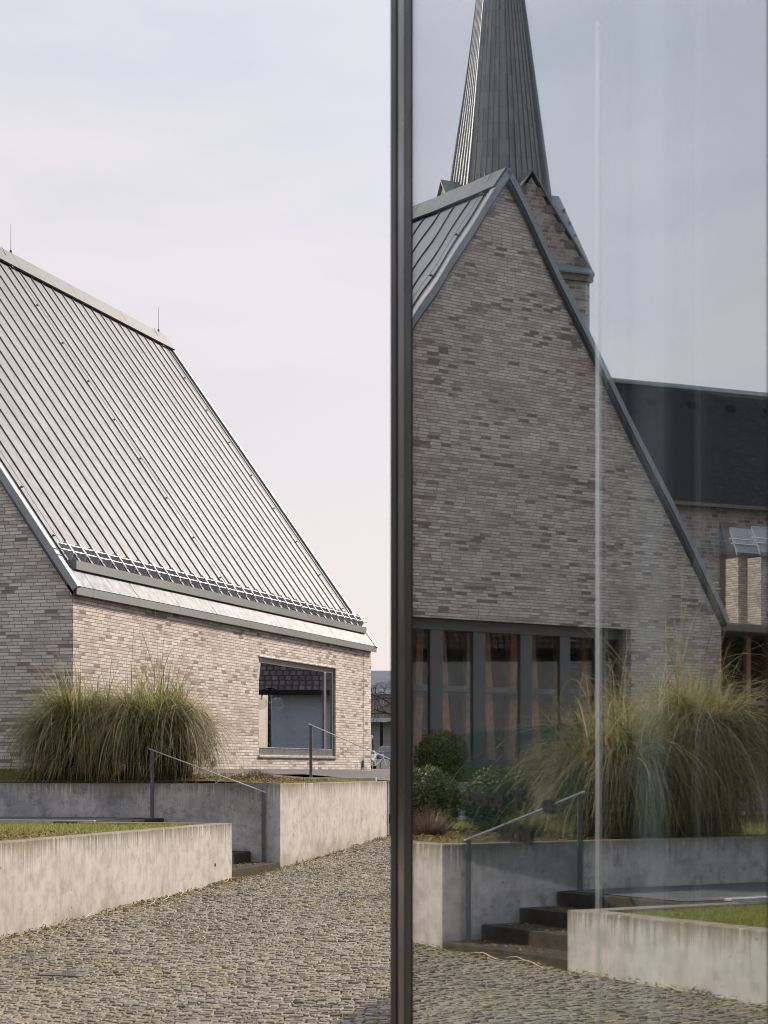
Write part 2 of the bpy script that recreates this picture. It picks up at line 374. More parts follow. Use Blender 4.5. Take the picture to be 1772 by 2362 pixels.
# cobbles: small setts laid in shallow waves, each its own block of one paving mesh
cb = MB(); rnd = random.Random(3)
s = -24.0; row = 0
while s < 15:
    dep = rnd.uniform(.062, .088); t = -9.4+rnd.uniform(0, .1)
    while t < -.02:
        w = rnd.uniform(.068, .115)
        if t+w > -.015: break
        def wav(tt): return .10*math.sin(tt*2.2+.6*math.sin(s*.4))+.025*math.sin(tt*5+s)
        gp = rnd.uniform(.004, .011); h = rnd.gauss(0, .0042)
        a = rnd.random(); n1 = mnoise.noise((s*.5, t*.5, 0))*.5+.5
        b = .105+.13*a+.12*(n1-.5)
        if rnd.random() < .06: b *= .6
        wm = rnd.uniform(-.02, .03)
        cc = (b*(1.15+wm), b*(.985+wm*.3), b*(.76-wm*.5))
        q = []
        for (ds, dt) in ((gp, gp), (dep-gp, gp), (dep-gp, w-gp), (gp, w-gp)):
            q.append((s+ds+wav(t+dt)+rnd.uniform(-.006, .006), t+dt+rnd.uniform(-.006, .006)))
        mx = sum(p[0] for p in q)/4; my = sum(p[1] for p in q)/4
        base = [SF(p[0], p[1], zst(p[0])-.04) for p in q]
        mid = [SF(p[0], p[1], zst(p[0])-.009+h) for p in q]
        top = [SF(mx+(p[0]-mx)*.90, my+(p[1]-my)*.90, zst(p[0])+h+rnd.uniform(-.0045, .0045)) for p in q]
        cb.mesh(base+mid+top, [(0,1,5,4),(1,2,6,5),(2,3,7,6),(3,0,4,7),(4,5,9,8),(5,6,10,9),(6,7,11,10),(7,4,8,11),(8,9,10,11)], c=cc)
        t += w
    s += dep; row += 1
cb.build('cobblestones', M['cobble'], kind='structure', origin=(0, 0, 0), attr=True)

# upper ground sheets
def zA(s, t):
    g1 = max(0, min(1, t/3.7))**1.4; g2 = max(0, min(1, s/1.7))
    if s > 7: g2 = 1
    return -.25+.275*min(g1, g2)
def sheet(name, mat, s0, s1, t0, t1, zf, ds=.5, kind='structure'):
    b = MB(); ns = max(1, int((s1-s0)/ds)); n2 = max(1, int((t1-t0)/ds))
    P = [SF(s0+(s1-s0)*i/ns, t0+(t1-t0)*j/n2, zf(s0+(s1-s0)*i/ns, t0+(t1-t0)*j/n2)) for i in range(ns+1) for j in range(n2+1)]
    b.mesh(P, [(i*(n2+1)+j, i*(n2+1)+j+1, (i+1)*(n2+1)+j+1, (i+1)*(n2+1)+j)[::-1] for i in range(ns) for j in range(n2)])
    return b.build(name, mat, kind=kind)
ZP, ZB = -.795, -1.351
sheet('gravel_ground', M['asphalt'], .05, 7.2, .05, 30, zA)
sheet('gravel_ground', M['asphalt'], 7.2, 9.5, 2.45, 30, zA)
sheet('gravel_ground', M['asphalt'], 9.5, 36, .05, 30, zA)
sheet('lawn_ground', M['lawn'], .2, 7.1, .2, 1.15, lambda s, t: zA(s, t)+.006)
sheet('lawn_ground', M['lawn'], .2, 1.75, 1.16, 18, lambda s, t: zA(s, t)+.006)
sheet('soil_bed', M['soil'], .22, 4.4, .24, 2.3, lambda s, t: zA(s, t)+.012+.03*math.sin(s*3)*math.sin(t*4)**2)
sheet('lawn_ground', M['lawn'], -11.3, -2.3, .1, 24, lambda s, t: ZP-.035, 1.)
sheet('soil_bed', M['soil'], -11.1, -6.8, .24, 3.5, lambda s, t: ZP-.028+.02*math.sin(s*3)*math.sin(t*4))
sheet('gravel_path', M['asphalt'], -2.12, -.02, 2.3, 24, lambda s, t: ZP+.006, 1.)
sheet('lawn_ground', M['lawn'], -26, -13.5, .1, 24, lambda s, t: ZB-.035, 1.)
sheet('gravel_path', M['asphalt'], -13.45, -11.44, 1.6, 24, lambda s, t: ZB+.012, 1.)
kb = MB(); kb.box(SF, -2.2, -2.12, 2.3, 16, -1.2, ZP+.02); kb.build('kerb', M['kerb'], kind='structure', bevel=.008)
kb = MB(); kb.box(SF, 7.12, 7.22, .25, 9, -1.0, -.155); kb.build('kerb', M['kerb'], kind='structure', bevel=.008)
kb = MB(); kb.box(SF, -13.6, -13.48, 2.1, 16, -1.8, ZB+.03); kb.build('kerb', M['kerb'], kind='structure', bevel=.008)

# ------------------------------------------------------------------ retaining walls, steps, handrails
TW = .24
def wall_mesh(F, loops):
    b = MB()
    for (s0, s1, t0, t1, z0, z1) in loops: b.box(F, s0, s1, t0, t1, z0, z1)
    return b
# upper wall: front along the street and end wall beside the steps, one L
def lwall(s_end, s_near, top, tend, ret, label):
    """street front between s_near and s_end; end wall at s_end facing the camera; short return at the other end"""
    root = thing('retaining_wall', SF(s_near, 0, zst(s_near)), label, 'wall', 'concrete retaining walls')
    return root
rw = thing('retaining_wall', SF(0, 0, -1.6), 'tallest board-marked concrete wall holding the terrace below the long brick side', 'wall', 'concrete retaining walls')
wall_mesh(SF, [(0, 7.2, 0, TW, -2.3, -.2264)]).build('street_face', M['concrete'], rw, bevel=.012)
wall_mesh(SF, [(.0, TW, TW, 20, -2.3, -.2275)]).build('end_face', M['concrete_worn'], rw, bevel=.012)
lw = thing('retaining_wall', SF(-2.3827, 0, -1.7), 'low concrete wall around the middle lawn with dark runs below its rim', 'wall', 'concrete retaining walls')
wall_mesh(SF, [(-11.4159, -2.3827, 0, TW, -2.6, ZP)]).build('street_face', M['concrete'], lw, bevel=.012)
wall_mesh(SF, [(-11.4150, -11.4159+TW, TW, 24, -2.6, ZP-.001)]).build('end_face', M['concrete_worn'], lw, bevel=.012)
wall_mesh(SF, [(-2.3827-TW, -2.3835, TW, 2.4, -2.6, ZP-.001)]).build('return_face', M['concrete_worn'], lw, bevel=.012)
hole = MB(); hp = SF(-3.14, -.004, -1.385); hd = Vector((SF.b[0], SF.b[1], 0))
hole.tube([hp, hp+hd*.02], .026, 12); hole.build('weep_hole', M['gasket'], lw)
bw = thing('retaining_wall', SF(-13.6028, 0, -2.), 'lowest concrete wall edging the lawn seen only in the glass', 'wall', 'concrete retaining walls')
wall_mesh(SF, [(-26, -13.6028, 0, TW, -2.8, ZB)]).build('street_face', M['concrete'], bw, bevel=.012)
wall_mesh(SF, [(-13.6028-TW, -13.6036, TW, 2.1, -2.8, ZB-.001)]).build('return_face', M['concrete_worn'], bw, bevel=.012)

def steps(s0, s1, z0, zt, n, label):
    root = thing('steps', SF((s0+s1)/2, 0, z0-.1), label, 'steps', 'flights of steps through the walls')
    run = .50; h = (zt-z0)/(n-1)
    for i in range(n):
        t0 = i*run + (.012 if i == 0 else 0); t1 = (i+1)*run if i < n-1 else (i+1)*run+.4
        b = MB(); b.box(SF, s0+.004, s1-.004, t0, t1-.001, z0-1., z0+h*i)
        b.build('step', M['step'], root, bevel=.01)
    return root
steps(-2.3827, 0, -1.497, ZP, 5, 'dark stone steps between the two walls on the left of the glass')
steps(-13.6028, -11.4159, -1.83, ZB+.005, 4, 'shaded stone steps under the pale handrail in the glass')

steps(7.204, 9.5, -1.12, -.2, 6, 'dark stone steps behind the frame of the glass front')
fw = thing('retaining_wall', SF(9.5, 0, -1.2), 'concrete wall beyond the large window, hidden by the glass front', 'wall', 'concrete retaining walls')
wall_mesh(SF, [(9.505, 36, 0, TW, -2.0, -.2264)]).build('street_face', M['concrete'], fw, bevel=.012)
wall_mesh(SF, [(9.504, 9.504+TW, TW, 2.6, -2.0, -.2275)]).build('return_face', M['concrete_worn'], fw, bevel=.012)

def handrail(s, tl, zl0, zl1, tu, zu0, zu1, label, rail_over=.0):
    root = thing('handrail', SF(s, tl, zl0), label, 'handrail', 'flat steel handrails')
    for (t, a, b_) in ((tl, zl0, zl1), (tu, zu0, zu1)):
        b = MB(); b.box(SF, s-.012, s+.012, t-.03, t+.03, a-.1, b_-.008); b.build('post', M['post'], root, bevel=.003)
    d = (zu1-zl1)/(tu-tl); b = MB()
    x0, x1 = tl-.05, tu+.05
    P = []
    for dz in (-.012, .004):
        for (t, sg) in ((x0, -.025), (x1, -.025), (x1, .025), (x0, .025)): P.append(SF(s+sg, t, zl1+d*(t-tl)+dz))
    b.hexa(P); b.build('rail', M['steel'], root, bevel=.003)
    return root
handrail(-.1, .25, -1.5, -.352, 2.17, -.79, .33, 'steel handrail rising past the big grass clump beside the dark steps')
handrail(-11.516, .268, -1.83, -.733, 1.77, -1.34, -.256, 'steel handrail whose sloping bar shines in the glass')
handrail(7.2, -.06, -1.2, .20, 1.62, -.22, .908, 'steel handrail standing in front of the large window')

# ------------------------------------------------------------------ the brick building
W, L, ZE, ZR, Z0 = 11.935, 16.73, 3.05, 11.58, .03
bld = thing('brick_building', BF(W/2, W/2*0+2, Z0), 'steep pale brick building with a zinc seam roof behind the walls', 'building')
tanp = (ZR-ZE)/(W/2); pit = math.atan(1.408)
OT0, OT1, OZ = 2.6, 9.319, 2.91
w = MB()
# gable front, with the wide opening; pieces share one brick grid through their uv
def gpoly(pts, s=0., rev=False):
    P = [BF(s, t, z) for t, z in pts]; uv = [(t, z) for t, z in pts]
    if rev: P, uv = P[::-1], uv[::-1]
    w.poly(P, uv)
zin = lambda t: ZE+tanp*(t if t < W/2 else W-t)
gpoly([(0, -.6), (OT0, -.6), (OT0, OZ), (OT0, zin(OT0)), (0, ZE)])
gpoly([(OT1, -.6), (W, -.6), (W, ZE), (OT1, zin(OT1)), (OT1, OZ)])
gpoly([(OT0, OZ), (OT1, OZ), (OT1, zin(OT1)), (W/2, ZR), (OT0, zin(OT0))])
RV = .38
for (t, ) in ((OT0,), (OT1,)):
    w.poly([BF(0, t, -.6), BF(RV, t, -.6), BF(RV, t, OZ), BF(0, t, OZ)], [(0, -.6), (RV, -.6), (RV, OZ), (0, OZ)])
w.poly([BF(0, OT0, OZ), BF(0, OT1, OZ), BF(RV, OT1, OZ), BF(RV, OT0, OZ)], [(OT0, 0), (OT1, 0), (OT1, RV), (OT0, RV)])
# back gable and far side
gpoly([(0, -.6), (W, -.6), (W, ZE), (W/2, ZR), (0, ZE)], L, True)
w.poly([BF(0, W, -.6), BF(L, W, -.6), BF(L, W, ZE), BF(0, W, ZE)], [(0, -.6), (L, -.6), (L, ZE), (0, ZE)])
# long side with the window
A0, A1, WZ0, WZ1 = 8.81, 13.94, .30, 2.53
def lpoly(s0, s1, z0, z1): w.poly([BF(s0, 0, z0), BF(s1, 0, z0), BF(s1, 0, z1), BF(s0, 0, z1)], [(s0+.07, z0), (s1+.07, z0), (s1+.07, z1), (s0+.07, z1)])
lpoly(0, A0, -.6, ZE+.1); lpoly(A1, L, -.6, ZE+.1); lpoly(A0, A1, -.6, WZ0); lpoly(A0, A1, WZ1, ZE+.1)
RW = .11
for s_ in (A0, A1): w.poly([BF(s_, 0, WZ0), BF(s_, RW, WZ0), BF(s_, RW, WZ1), BF(s_, 0, WZ1)], [(0, WZ0), (RW, WZ0), (RW, WZ1), (0, WZ1)])
for z_ in (WZ0, WZ1): w.poly([BF(A0, 0, z_), BF(A1, 0, z_), BF(A1, RW, z_), BF(A0, RW, z_)], [(A0, 0), (A1, 0), (A1, RW), (A0, RW)])
w.build('wall', M['brick'], bld)
# movement joint and a small drain spout low on the wall
b = MB(); b.box(BF, 16.075, 16.095, -.004, .05, Z0-.3, ZE-.02); b.build('movement_joint', M['gasket'], bld)
b = MB(); b.box(BF, 6.2, 6.3, -.06, .02, .08, .2); b.build('wall_outlet', M['frame'], bld, bevel=.008)
b = MB(); b.box(BF, 15.98, 16.05, -.05, .02, .06, .24); b.build('wall_outlet', M['frame'], bld, bevel=.008)
# core that closes the inside: floor and an inner dark lining
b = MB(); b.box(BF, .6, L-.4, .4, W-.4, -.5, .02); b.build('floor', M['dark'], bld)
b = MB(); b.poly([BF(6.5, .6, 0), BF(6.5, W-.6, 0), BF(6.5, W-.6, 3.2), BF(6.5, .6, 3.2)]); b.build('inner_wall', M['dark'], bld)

def RP(s, q, h=0., side=1):
    """point on a roof slope: q metres up from the eave edge, h above the sheet"""
    t = -.10+q*math.cos(pit)-h*math.sin(pit); z = 3.21+q*math.sin(pit)+h*math.cos(pit)
    return BF(s, t if side > 0 else W-t, z)
QL = (W/2+.10)/math.cos(pit)
S0, S1 = -.10, L+.10
def rbox(b, s0, s1, q0, q1, h0, h1, side=1):
    b.hexa([RP(s0,q0,h0,side),RP(s1,q0,h0,side),RP(s1,q1,h0,side),RP(s0,q1,h0,side),RP(s0,q0,h1,side),RP(s1,q0,h1,side),RP(s1,q1,h1,side),RP(s0,q1,h1,side)]); return b
nseam = 32; sp = (L-.5)/nseam
for side in (1, -1):
    nm = 'roof'
    b = MB(); rbox(b, S0, S1, .12, QL-.02, -.12, 0, side); rf = b.build('roof', M['zinc'], bld)
    b = MB()
    for i in range(nseam+1): rbox(b,   .25+i*sp-.012, .25+i*sp+.012, .58, QL-.42, .002, .023, side)
    b.build('roof_seams', M['seam'], rf)
    b = MB()
    for i in range(6):
        a0 = S0+(S1-S0)*i/6; rbox(b, a0+.006, a0+(S1-S0)/6-.006, QL-.48, QL+.03, .045, .085, side)
    b.build('ridge_cap', M['zinc_ridge'], rf)
    b = MB(); rbox(b, S0+.02, S1-.02, QL-.44, QL-.05, .004, .044, side); b.build('ridge_shadow_strip', M['seam'], rf)  # dark strip that draws the shadow gap under the ridge cap
    # verge trims along both gables
    for (a0, a1) in ((S0-.03, .03), (L-.03, S1+.03)):
        b = MB(); rbox(b, a0, a1, -.02, QL-.02, .002, .05, side); b.build('verge_top', M['zinc_trim'], rf, bevel=.006)
    for (a0, a1) in ((S0-.035, S0-.005), (L+.105, L+.135)):
        b = MB(); rbox(b, a0, a1, -.03, QL+.03, -.075, .045, side); b.build('verge_edge', M['zinc_blue'], rf)
    # eave: skirt plates, fascia plates, box gutter with gap, snow guard
    b = MB(); b2 = MB(); cuts = [S0, .55]+[.55+1.87*i for i in range(1, 9)]+[S1]
    for c0, c1 in zip(cuts, cuts[1:]):
        if c1-c0 < .1: continue
        rbox(b, c0+.008, c1-.008, 0, .5, .004, .03, side)
        t0, t1 = (-.125, -.10) if side > 0 else (W+.10, W+.125)
        b2.box(BF, c0+.005, c1-.005, t0, t1, 3.075, 3.215)
    b.build('eave_skirt', M['zinc'], rf); b2.build('fascia', M['zinc_trim'], rf)
    tq = lambda q: (-.10+q*math.cos(pit)) if side > 0 else W-(-.10+q*math.cos(pit))
    b = MB(); gq = .36; zg = 3.21+gq*math.sin(pit)
    sgn = 1 if side > 0 else -1
    gt = tq(gq)-sgn*.06
    b.box(BF, S0+.32, S1-.32, gt, gt+sgn*.02, zg+.05, zg+.21); b.box(BF, S0+.32, S1-.32, gt+sgn*.02, gt+sgn*.2, zg+.05, zg+.07)
    for e in (S0+.32, S1-.34): b.box(BF, e, e+.02, gt+sgn*.02, gt+sgn*.2, zg+.07, zg+.21)
    gu = b.build('gutter', M['zinc_trim'], rf)
    b = MB()
    for q in (.70, .84): b.tube([RP(S0-.05, q, .17, side), RP(S1+.05, q, .17, side)], .016, 8)
    sg_ = b.build('snow_guard', M['bright_steel'], bld)
    for i in range(nseam+1):
        s_ = .25+i*sp
        P = [RP(s_-.012, .56, .05, side), RP(s_-.012, .98, .05, side), RP(s_-.012, .90, .20, side), RP(s_-.012, .64, .20, side)]
        b = MB(); b.prism(P, Vector((BF.a[0], BF.a[1], 0))*.024); b.build('bracket', M['steel'], sg_)
    # lightning conductor wires with holders, rods on the ridge
    for ci in (0, 15, 31):
        s_ = .25+ci*sp+.035; b = MB()
        b.tube([RP(s_, .9, .075, side), RP(s_, QL-.3, .075, side), RP(s_, QL+.02, .12, side)], .0055, 6)
        for i in range(9):
            q = 1.15+i*(QL-1.7)/8
            rbox(b, s_-.045, s_+.016, q-.010, q+.010, .03, .075, side)
        b.build('conductor_wire', M['post'], rf)
for s_ in (.6, 8.46, L-.25):
    b = MB(); p = BF(s_, W/2, 11.86); b.tube([p, p+Vector((0, 0, .66))], .008, 6, .004); b.tube([p-Vector((0, 0, .04)), p+Vector((0, 0, .05))], .03, 8)
    b.build('lightning_rod', M['post'], bld)

# window in the long side
win = MB()
f0, f1 = .045, .10
win.box(BF, A0+.01, A0+.10, f0, f1, WZ0+.03, WZ1-.03); win.box(BF, A1-.15, A1-.01, f0, f1, WZ0+.03, WZ1-.03)
win.box(BF, A0+.10, A1-.15, f0, f1, WZ1-.15, WZ1-.03); win.box(BF, A0+.10, A1-.15, f0, f1, WZ0+.03, WZ0+.20)
win.box(BF, 13.20, 13.38, f0, f1, WZ0+.20, WZ1-.15)
wf = win.build('window', M['frame'], bld, bevel=.006)
b = MB(); b.box(BF, A0+.10, 13.20, .065, .085, WZ0+.20, WZ1-.15); b.build('pane', M['win_glass'], wf)
b = MB(); b.box(BF, 13.38, A1-.15, .065, .085, WZ0+.20, WZ1-.15); b.build('pane', M['win_glass'], wf)
b = MB(); b.box(BF, A0-.03, A1+.03, -.05, .045, WZ0-.025, WZ0+.025); b.build('sill', M['bright_steel'], wf, bevel=.004)
b = MB(); b.box(BF, A0-.03, A1+.03, -.03, .045, WZ1-.03, WZ1+.004); b.build('head_flashing', M['bright_steel'], wf, bevel=.004)
b = MB(); b.box(BF, A0+.1, 13.2, .03, .045, WZ0+.19, WZ0+.205)
for i in range(7): b.box(BF, A0+.2+i*.75, A0+.225+i*.75, .02, .045, WZ0+.13, WZ0+.15)
b.build('glazing_bead', M['bright_steel'], wf)
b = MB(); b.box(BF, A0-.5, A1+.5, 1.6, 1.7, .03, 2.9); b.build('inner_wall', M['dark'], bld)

# glazed front in the gable opening
gf = MB(); D0, D1 = RV-.12, RV-.02
mul = [2.6, 3.42, 4.34, 5.40, 6.57, 7.62, 8.55, 9.319]
for i, m in enumerate(mul):
    hw = .13 if 0 < i < len(mul)-1 else .10
    a0, a1 = (m, m+hw) if i == 0 else ((m-hw, m) if i == len(mul)-1 else (m, m+2*hw+.02))
    gf.box(BF, D0, D1, a0, a1, Z0, OZ-.2)
gf.box(BF, D0-.02, D1, OT0, OT1, OZ-.2, OZ-.002)
for m0, m1 in zip(mul, mul[1:]):
    gf.box(BF, D0+.01, D1, m0+.28 if m0 != mul[0] else m0+.1, m1 if m1 != mul[-1] else m1-.1, Z0, Z0+.16)
gfo = gf.build('glazed_front', M['frame'], bld, bevel=.006)
b = MB()
for i, (m0, m1) in enumerate(zip(mul, mul[1:])):
    b.box(BF, D0+.04, D0+.055, m0+.29 if i else m0+.11, m1-.005 if i < 6 else m1-.11, Z0+.16, OZ-.2)
b.build('pane', M['clear_glass'], gfo)
b = MB(); b.box(BF, .75, .85, OT0, OT1, 1.55, 1.66); b.build('inner_rail', M['frame'], bld)
for m, sh in ((3.0, .1), (3.95, .06), (4.62, -.08), (5.12, .1), (5.9, -.05), (6.25, .08), (7.0, -.06), (7.42, .1), (8.25, -.08), (8.9, .05)):
    for (za, zb, o0, o1, w0) in ((1.67, OZ, sh*.8, -.02, .17), (.05, 1.54, sh*1.8, sh*.5, .19)):
        b = MB()
        b.hexa([BF(.95, m+o0-w0/2, za), BF(1.1, m+o0-w0/2, za), BF(1.1, m+o0+w0/2, za), BF(.95, m+o0+w0/2, za),
                BF(.95, m+o1-w0/2, zb), BF(1.1, m+o1-w0/2, zb), BF(1.1, m+o1+w0/2, zb), BF(.95, m+o1+w0/2, zb)])
        b.build('timber_prop', M['wood'], bld)
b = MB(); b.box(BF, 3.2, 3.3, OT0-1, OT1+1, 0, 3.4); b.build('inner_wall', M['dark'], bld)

# ------------------------------------------------------------------ link roof and annex next to the building
lk = thing('link_building', BF(2.5, 15, -.3), 'flat roofed glazed passage joined to the brick building, seen in the glass', 'building')
b = MB(); b.box(BF, .7, 5, W+.15, 22, 3.08, 3.26); b.build('roof_slab', M['oldstone_trim'], lk, bevel=.01)
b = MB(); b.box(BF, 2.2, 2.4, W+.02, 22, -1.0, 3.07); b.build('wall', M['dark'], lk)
for t_ in (13.2, 14.3, 15.6, 17.4):
    b = MB(); b.box(BF, 1.5, 1.6, t_, t_+.14, -1.0, 3.075); b.build('post', M['wood'], lk)
for z_, z2_ in ((1.5, 1.6), (-.9, .2)):
    b = MB(); b.box(BF, 1.6, 1.68, W+.05, 22, z_, z2_); b.build('glazing_bar', M['frame'], lk)
an = thing('annex', BF(8, 21, -.3), 'sunlit pale brick annex with a stepped front, seen at the edge of the glass', 'building')
for (s0, t0, z1) in ((6.96, 19.67, 5.74), (5.2, 18.70, 5.52)):
    b = MB(); b.box(BF, s0, s0+.48, t0, 28, -1, z1, 0); b.build('wall', M['pale_brick'], an)
    b = MB(); A = [BF(s0-.08, t0-.12, z1+.005), BF(s0-.08, 28, z1+.005), BF(s0+1.5, 28, z1+.95), BF(s0+1.5, t0+1.2, z1+.95)]
    up = Vector((0, 0, .12)); b.hexa(A+[p+up for p in A]); ro = b.build('roof', M['zinc_trim'], an)
    for (q, zq) in ((.35, .42), (.42, .56)):
        b = MB(); b.tube([BF(s0+q, t0+.1, z1+zq), BF(s0+q, 28, z1+zq)], .02, 6); b.build('snow_rail', M['bright_steel'], ro)

# ------------------------------------------------------------------ church (stands behind the building, seen in the glass)
ax = seen(1154.6, V0, 100.)
def VF(heading):       # plan frame at the tower axis for a heading as it reads in the reflection
    class X: pass
    hh = 2*PHI-heading
    return Fr((ax.x, ax.y), hh)
CH = VF(R(66.5)); 
ch = thing('church', CH(0, 0, -2.5), 'old stone church with a tall ribbed spire rising behind the brick gable', 'church')
HW, TE, TP = 3.5, 26.1, 31.0
b = MB(); b.box(CH, -HW, HW, -HW, HW, -2.6, TE, 0); tw = b.build('tower', M['church_stone'], ch)
b = MB(); b.box(CH, -HW-.15, HW+.15, -HW-.15, HW+.15, TE-.25, TE); b.box(CH, -HW-.17, HW+.17, -HW-.17, HW+.17, TE+.002, TE+.3); b.build('cornice', M['oldstone_trim'], tw)
def axis(k, d, w_, z):
    return [CH(d, w_, z), CH(-w_, d, z), CH(-d, -w_, z), CH(w_, -d, z)][k]
for k in range(4):
    b = MB(); ring = [axis(k, HW-.01, -HW, TE+.3), axis(k, HW-.01, HW, TE+.3), axis(k, HW-.01, 0, TP)]
    b.poly(ring, [(-HW, 0), (HW, 0), (0, TP-TE-.3)]); b.build('gable', M['church_stone'], tw)
    b = MB()
    for sg in (-1, 1):
        a0, a1 = axis(k, HW+.12, sg*(HW+.25), TE+.1), axis(k, HW+.12, 0, TP+.32)
        c0, c1 = axis(k, 0, sg*(HW+.25), TE+.1), axis(k, 0, 0, TP+.32)
        b.hexa([a0, c0, c1, a1, a0+Vector((0,0,.12)), c0+Vector((0,0,.12)), c1+Vector((0,0,.12)), a1+Vector((0,0,.12))])
    b.build('gable_roof', M['zinc_trim'], tw)
    for sg in (-1, 1):
        for j in range(5):
            b = MB()
            f = (j+.6)/5.6; zz = TE+.3+(TP-TE)*f*.97; ww = HW*(1-f)*.93
            c = axis(k, HW+.02, sg*ww, zz)
            b.hexa([axis(k, HW-.05, sg*ww-.3, zz-.22), axis(k, HW+.03, sg*ww-.3, zz-.22), axis(k, HW+.03, sg*ww+.3, zz-.22), axis(k, HW-.05, sg*ww+.3, zz-.22),
                    axis(k, HW-.05, sg*ww-.3, zz+.2), axis(k, HW+.03, sg*ww-.3, zz+.2), axis(k, HW+.03, sg*ww+.3, zz+.2), axis(k, HW-.05, sg*ww+.3, zz+.2)])
            b.build('quoin', M['oldstone_trim'], tw)
# octagonal spire with ribs
AP = 50.6; SB = 27.0; r0 = 3.02
sp_ = MB(); rib = MB()
for k in range(8):
    a0 = (k-.5)*math.pi/4; a1 = (k+.5)*math.pi/4
    P = lambda a, z, f=1.: CH(r0*f/math.cos(math.pi/8)*math.cos(a)*(AP-z)/(AP-SB), r0*f/math.cos(math.pi/8)*math.sin(a)*(AP-z)/(AP-SB), z)
    N = 12
    for j in range(N):
        za, zb = SB+(AP-SB-.3)*j/N, SB+(AP-SB-.3)*(j+1)/N
        sp_.poly([P(a0, za), P(a1, za), P(a1, zb), P(a0, zb)], [(k*6, za), (k*6+5, za), (k*6+5, zb), (k*6, zb)])
    for j in range(6):
        f = j/6
        def Q(z, g, e): 
            A, B = P(a0, z), P(a1, z); m = A+(B-A)*g; c = CH(0, 0, z); return c+(m-c)*(1+e/max(.3, (m-c).length))
        dz = .035 if j else .08
        w0 = dz/2.6
        rib.hexa([Q(SB, f-w0, .0), Q(SB, f+w0, 0), Q(SB, f+w0, .09), Q(SB, f-w0, .09), Q(AP-.5, f-w0*3, 0), Q(AP-.5, f+w0*3, 0), Q(AP-.5, f+w0*3, .07), Q(AP-.5, f-w0*3, .07)])
so = sp_.build('spire', M['spire'], ch); rib.build('ribs', M['zinc_trim'], so)
# nave
NW, NE, NR, NL = 6.0, 14.2, 21.6, 42.
b = MB(); b.box(CH, HW+.01, NL, -NW, NW, -2.6, NE-.05, 0); nv = b.build('nave_wall', M['church_stone'], ch)
b = MB()
for sg in (-1, 1):
    P = [CH(HW+.02, sg*(NW+.35), NE-.15), CH(NL, sg*(NW+.35), NE-.15), CH(NL, 0, NR), CH(HW+.02, 0, NR)]
    b.poly(P, [(HW, 0), (NL, 0), (NL, 9.8), (HW, 9.8)])
nr = b.build('nave_roof', M['slate'], ch)
b = MB(); b.box(CH, HW, NL, -.2, .2, NR-.1, NR+.14); b.build('ridge_cap', M['zinc_trim'], nr)
b = MB()
for sg in (-1, 1): b.box(CH, HW, NL, sg*(NW+.32), sg*(NW+.5), NE-.3, NE-.12)
b.build('gutter', M['oldstone_trim'], nr)
for s_ in (10, 14.6, 19, 24, 30, 36):
    for sg in (-1, 1):
        b = MB(); b.hexa([CH(s_, sg*NW, -2.6), CH(s_+1, sg*NW, -2.6), CH(s_+1, sg*(NW+1.6), -2.6), CH(s_, sg*(NW+1.6), -2.6), CH(s_, sg*NW, NE-1), CH(s_+1, sg*NW, NE-1), CH(s_+1, sg*(NW+.7), NE-2.6), CH(s_, sg*(NW+.7), NE-2.6)])
        b.build('buttress', M['oldstone_trim'], nv)
for s_ in (13.2, 27):
    for sg in (-1, 1):
        b = MB(); b.tube([CH(s_, sg*(NW+.4), NE-.2), CH(s_, sg*(NW+.4), NE-1.0), CH(s_, sg*(NW+.14), NE-2.0), CH(s_, sg*(NW+.14), -2)], .09, 8); b.build('downpipe', M['gasket'], nv)
for sg in (-1, 1):
    for s_ in (17., 28):
        b = MB(); c = CH(s_, sg*3.6, 17.15); b.ball(c, .45, 10, 6, .9); b.build('roof_vent', M['zinc_trim'], nr)
for i in range(12):
    s_ = 6+i*2.6
    for sg in (-1, 1):
        b = MB(); b.box(CH, s_, s_+.5, sg*.9, sg*1.2, NR-1.42, NR-1.0); b.build('snow_hook', M['slate'], nr)

# ------------------------------------------------------------------ grasses
def lerp3(a, b, f): return tuple(x+(y-x)*f for x, y in zip(a, b))
PAL = [(.42, .32, .18), (.52, .43, .27), (.24, .175, .09), (.15, .17, .035), (.22, .23, .05), (.09, .12, .03), (.06, .085, .03), (.33, .30, .12), (.065, .10, .075)]
def blade(b, p, d, ln, grav, w, c, seg=6, side=None):
    """one ribbon leaf that leaves p along d and bends over under its own weight"""
    d = d.normalized(); sd = side or d.cross(Vector((0, 0, 1)))
    if sd.length < .01: sd = Vector((1, 0, 0))
    sd = (sd.normalized()+Vector((rg.uniform(-.5, .5), rg.uniform(-.5, .5), rg.uniform(-.3, .3)))).normalized()
    vs = []; q = p.copy(); v = d.copy(); st = ln/seg
    for i in range(seg+1):
        f = i/seg; ww = w*(1-f**1.6)*.5+.0006
        vs += [q-sd*ww, q+sd*ww]
        v = (v+Vector((0, 0, -grav*(.35+f)/seg))).normalized(); q = q+v*st
    b.mesh(vs, [(2*i, 2*i+1, 2*i+3, 2*i+2) for i in range(seg)], True, c)
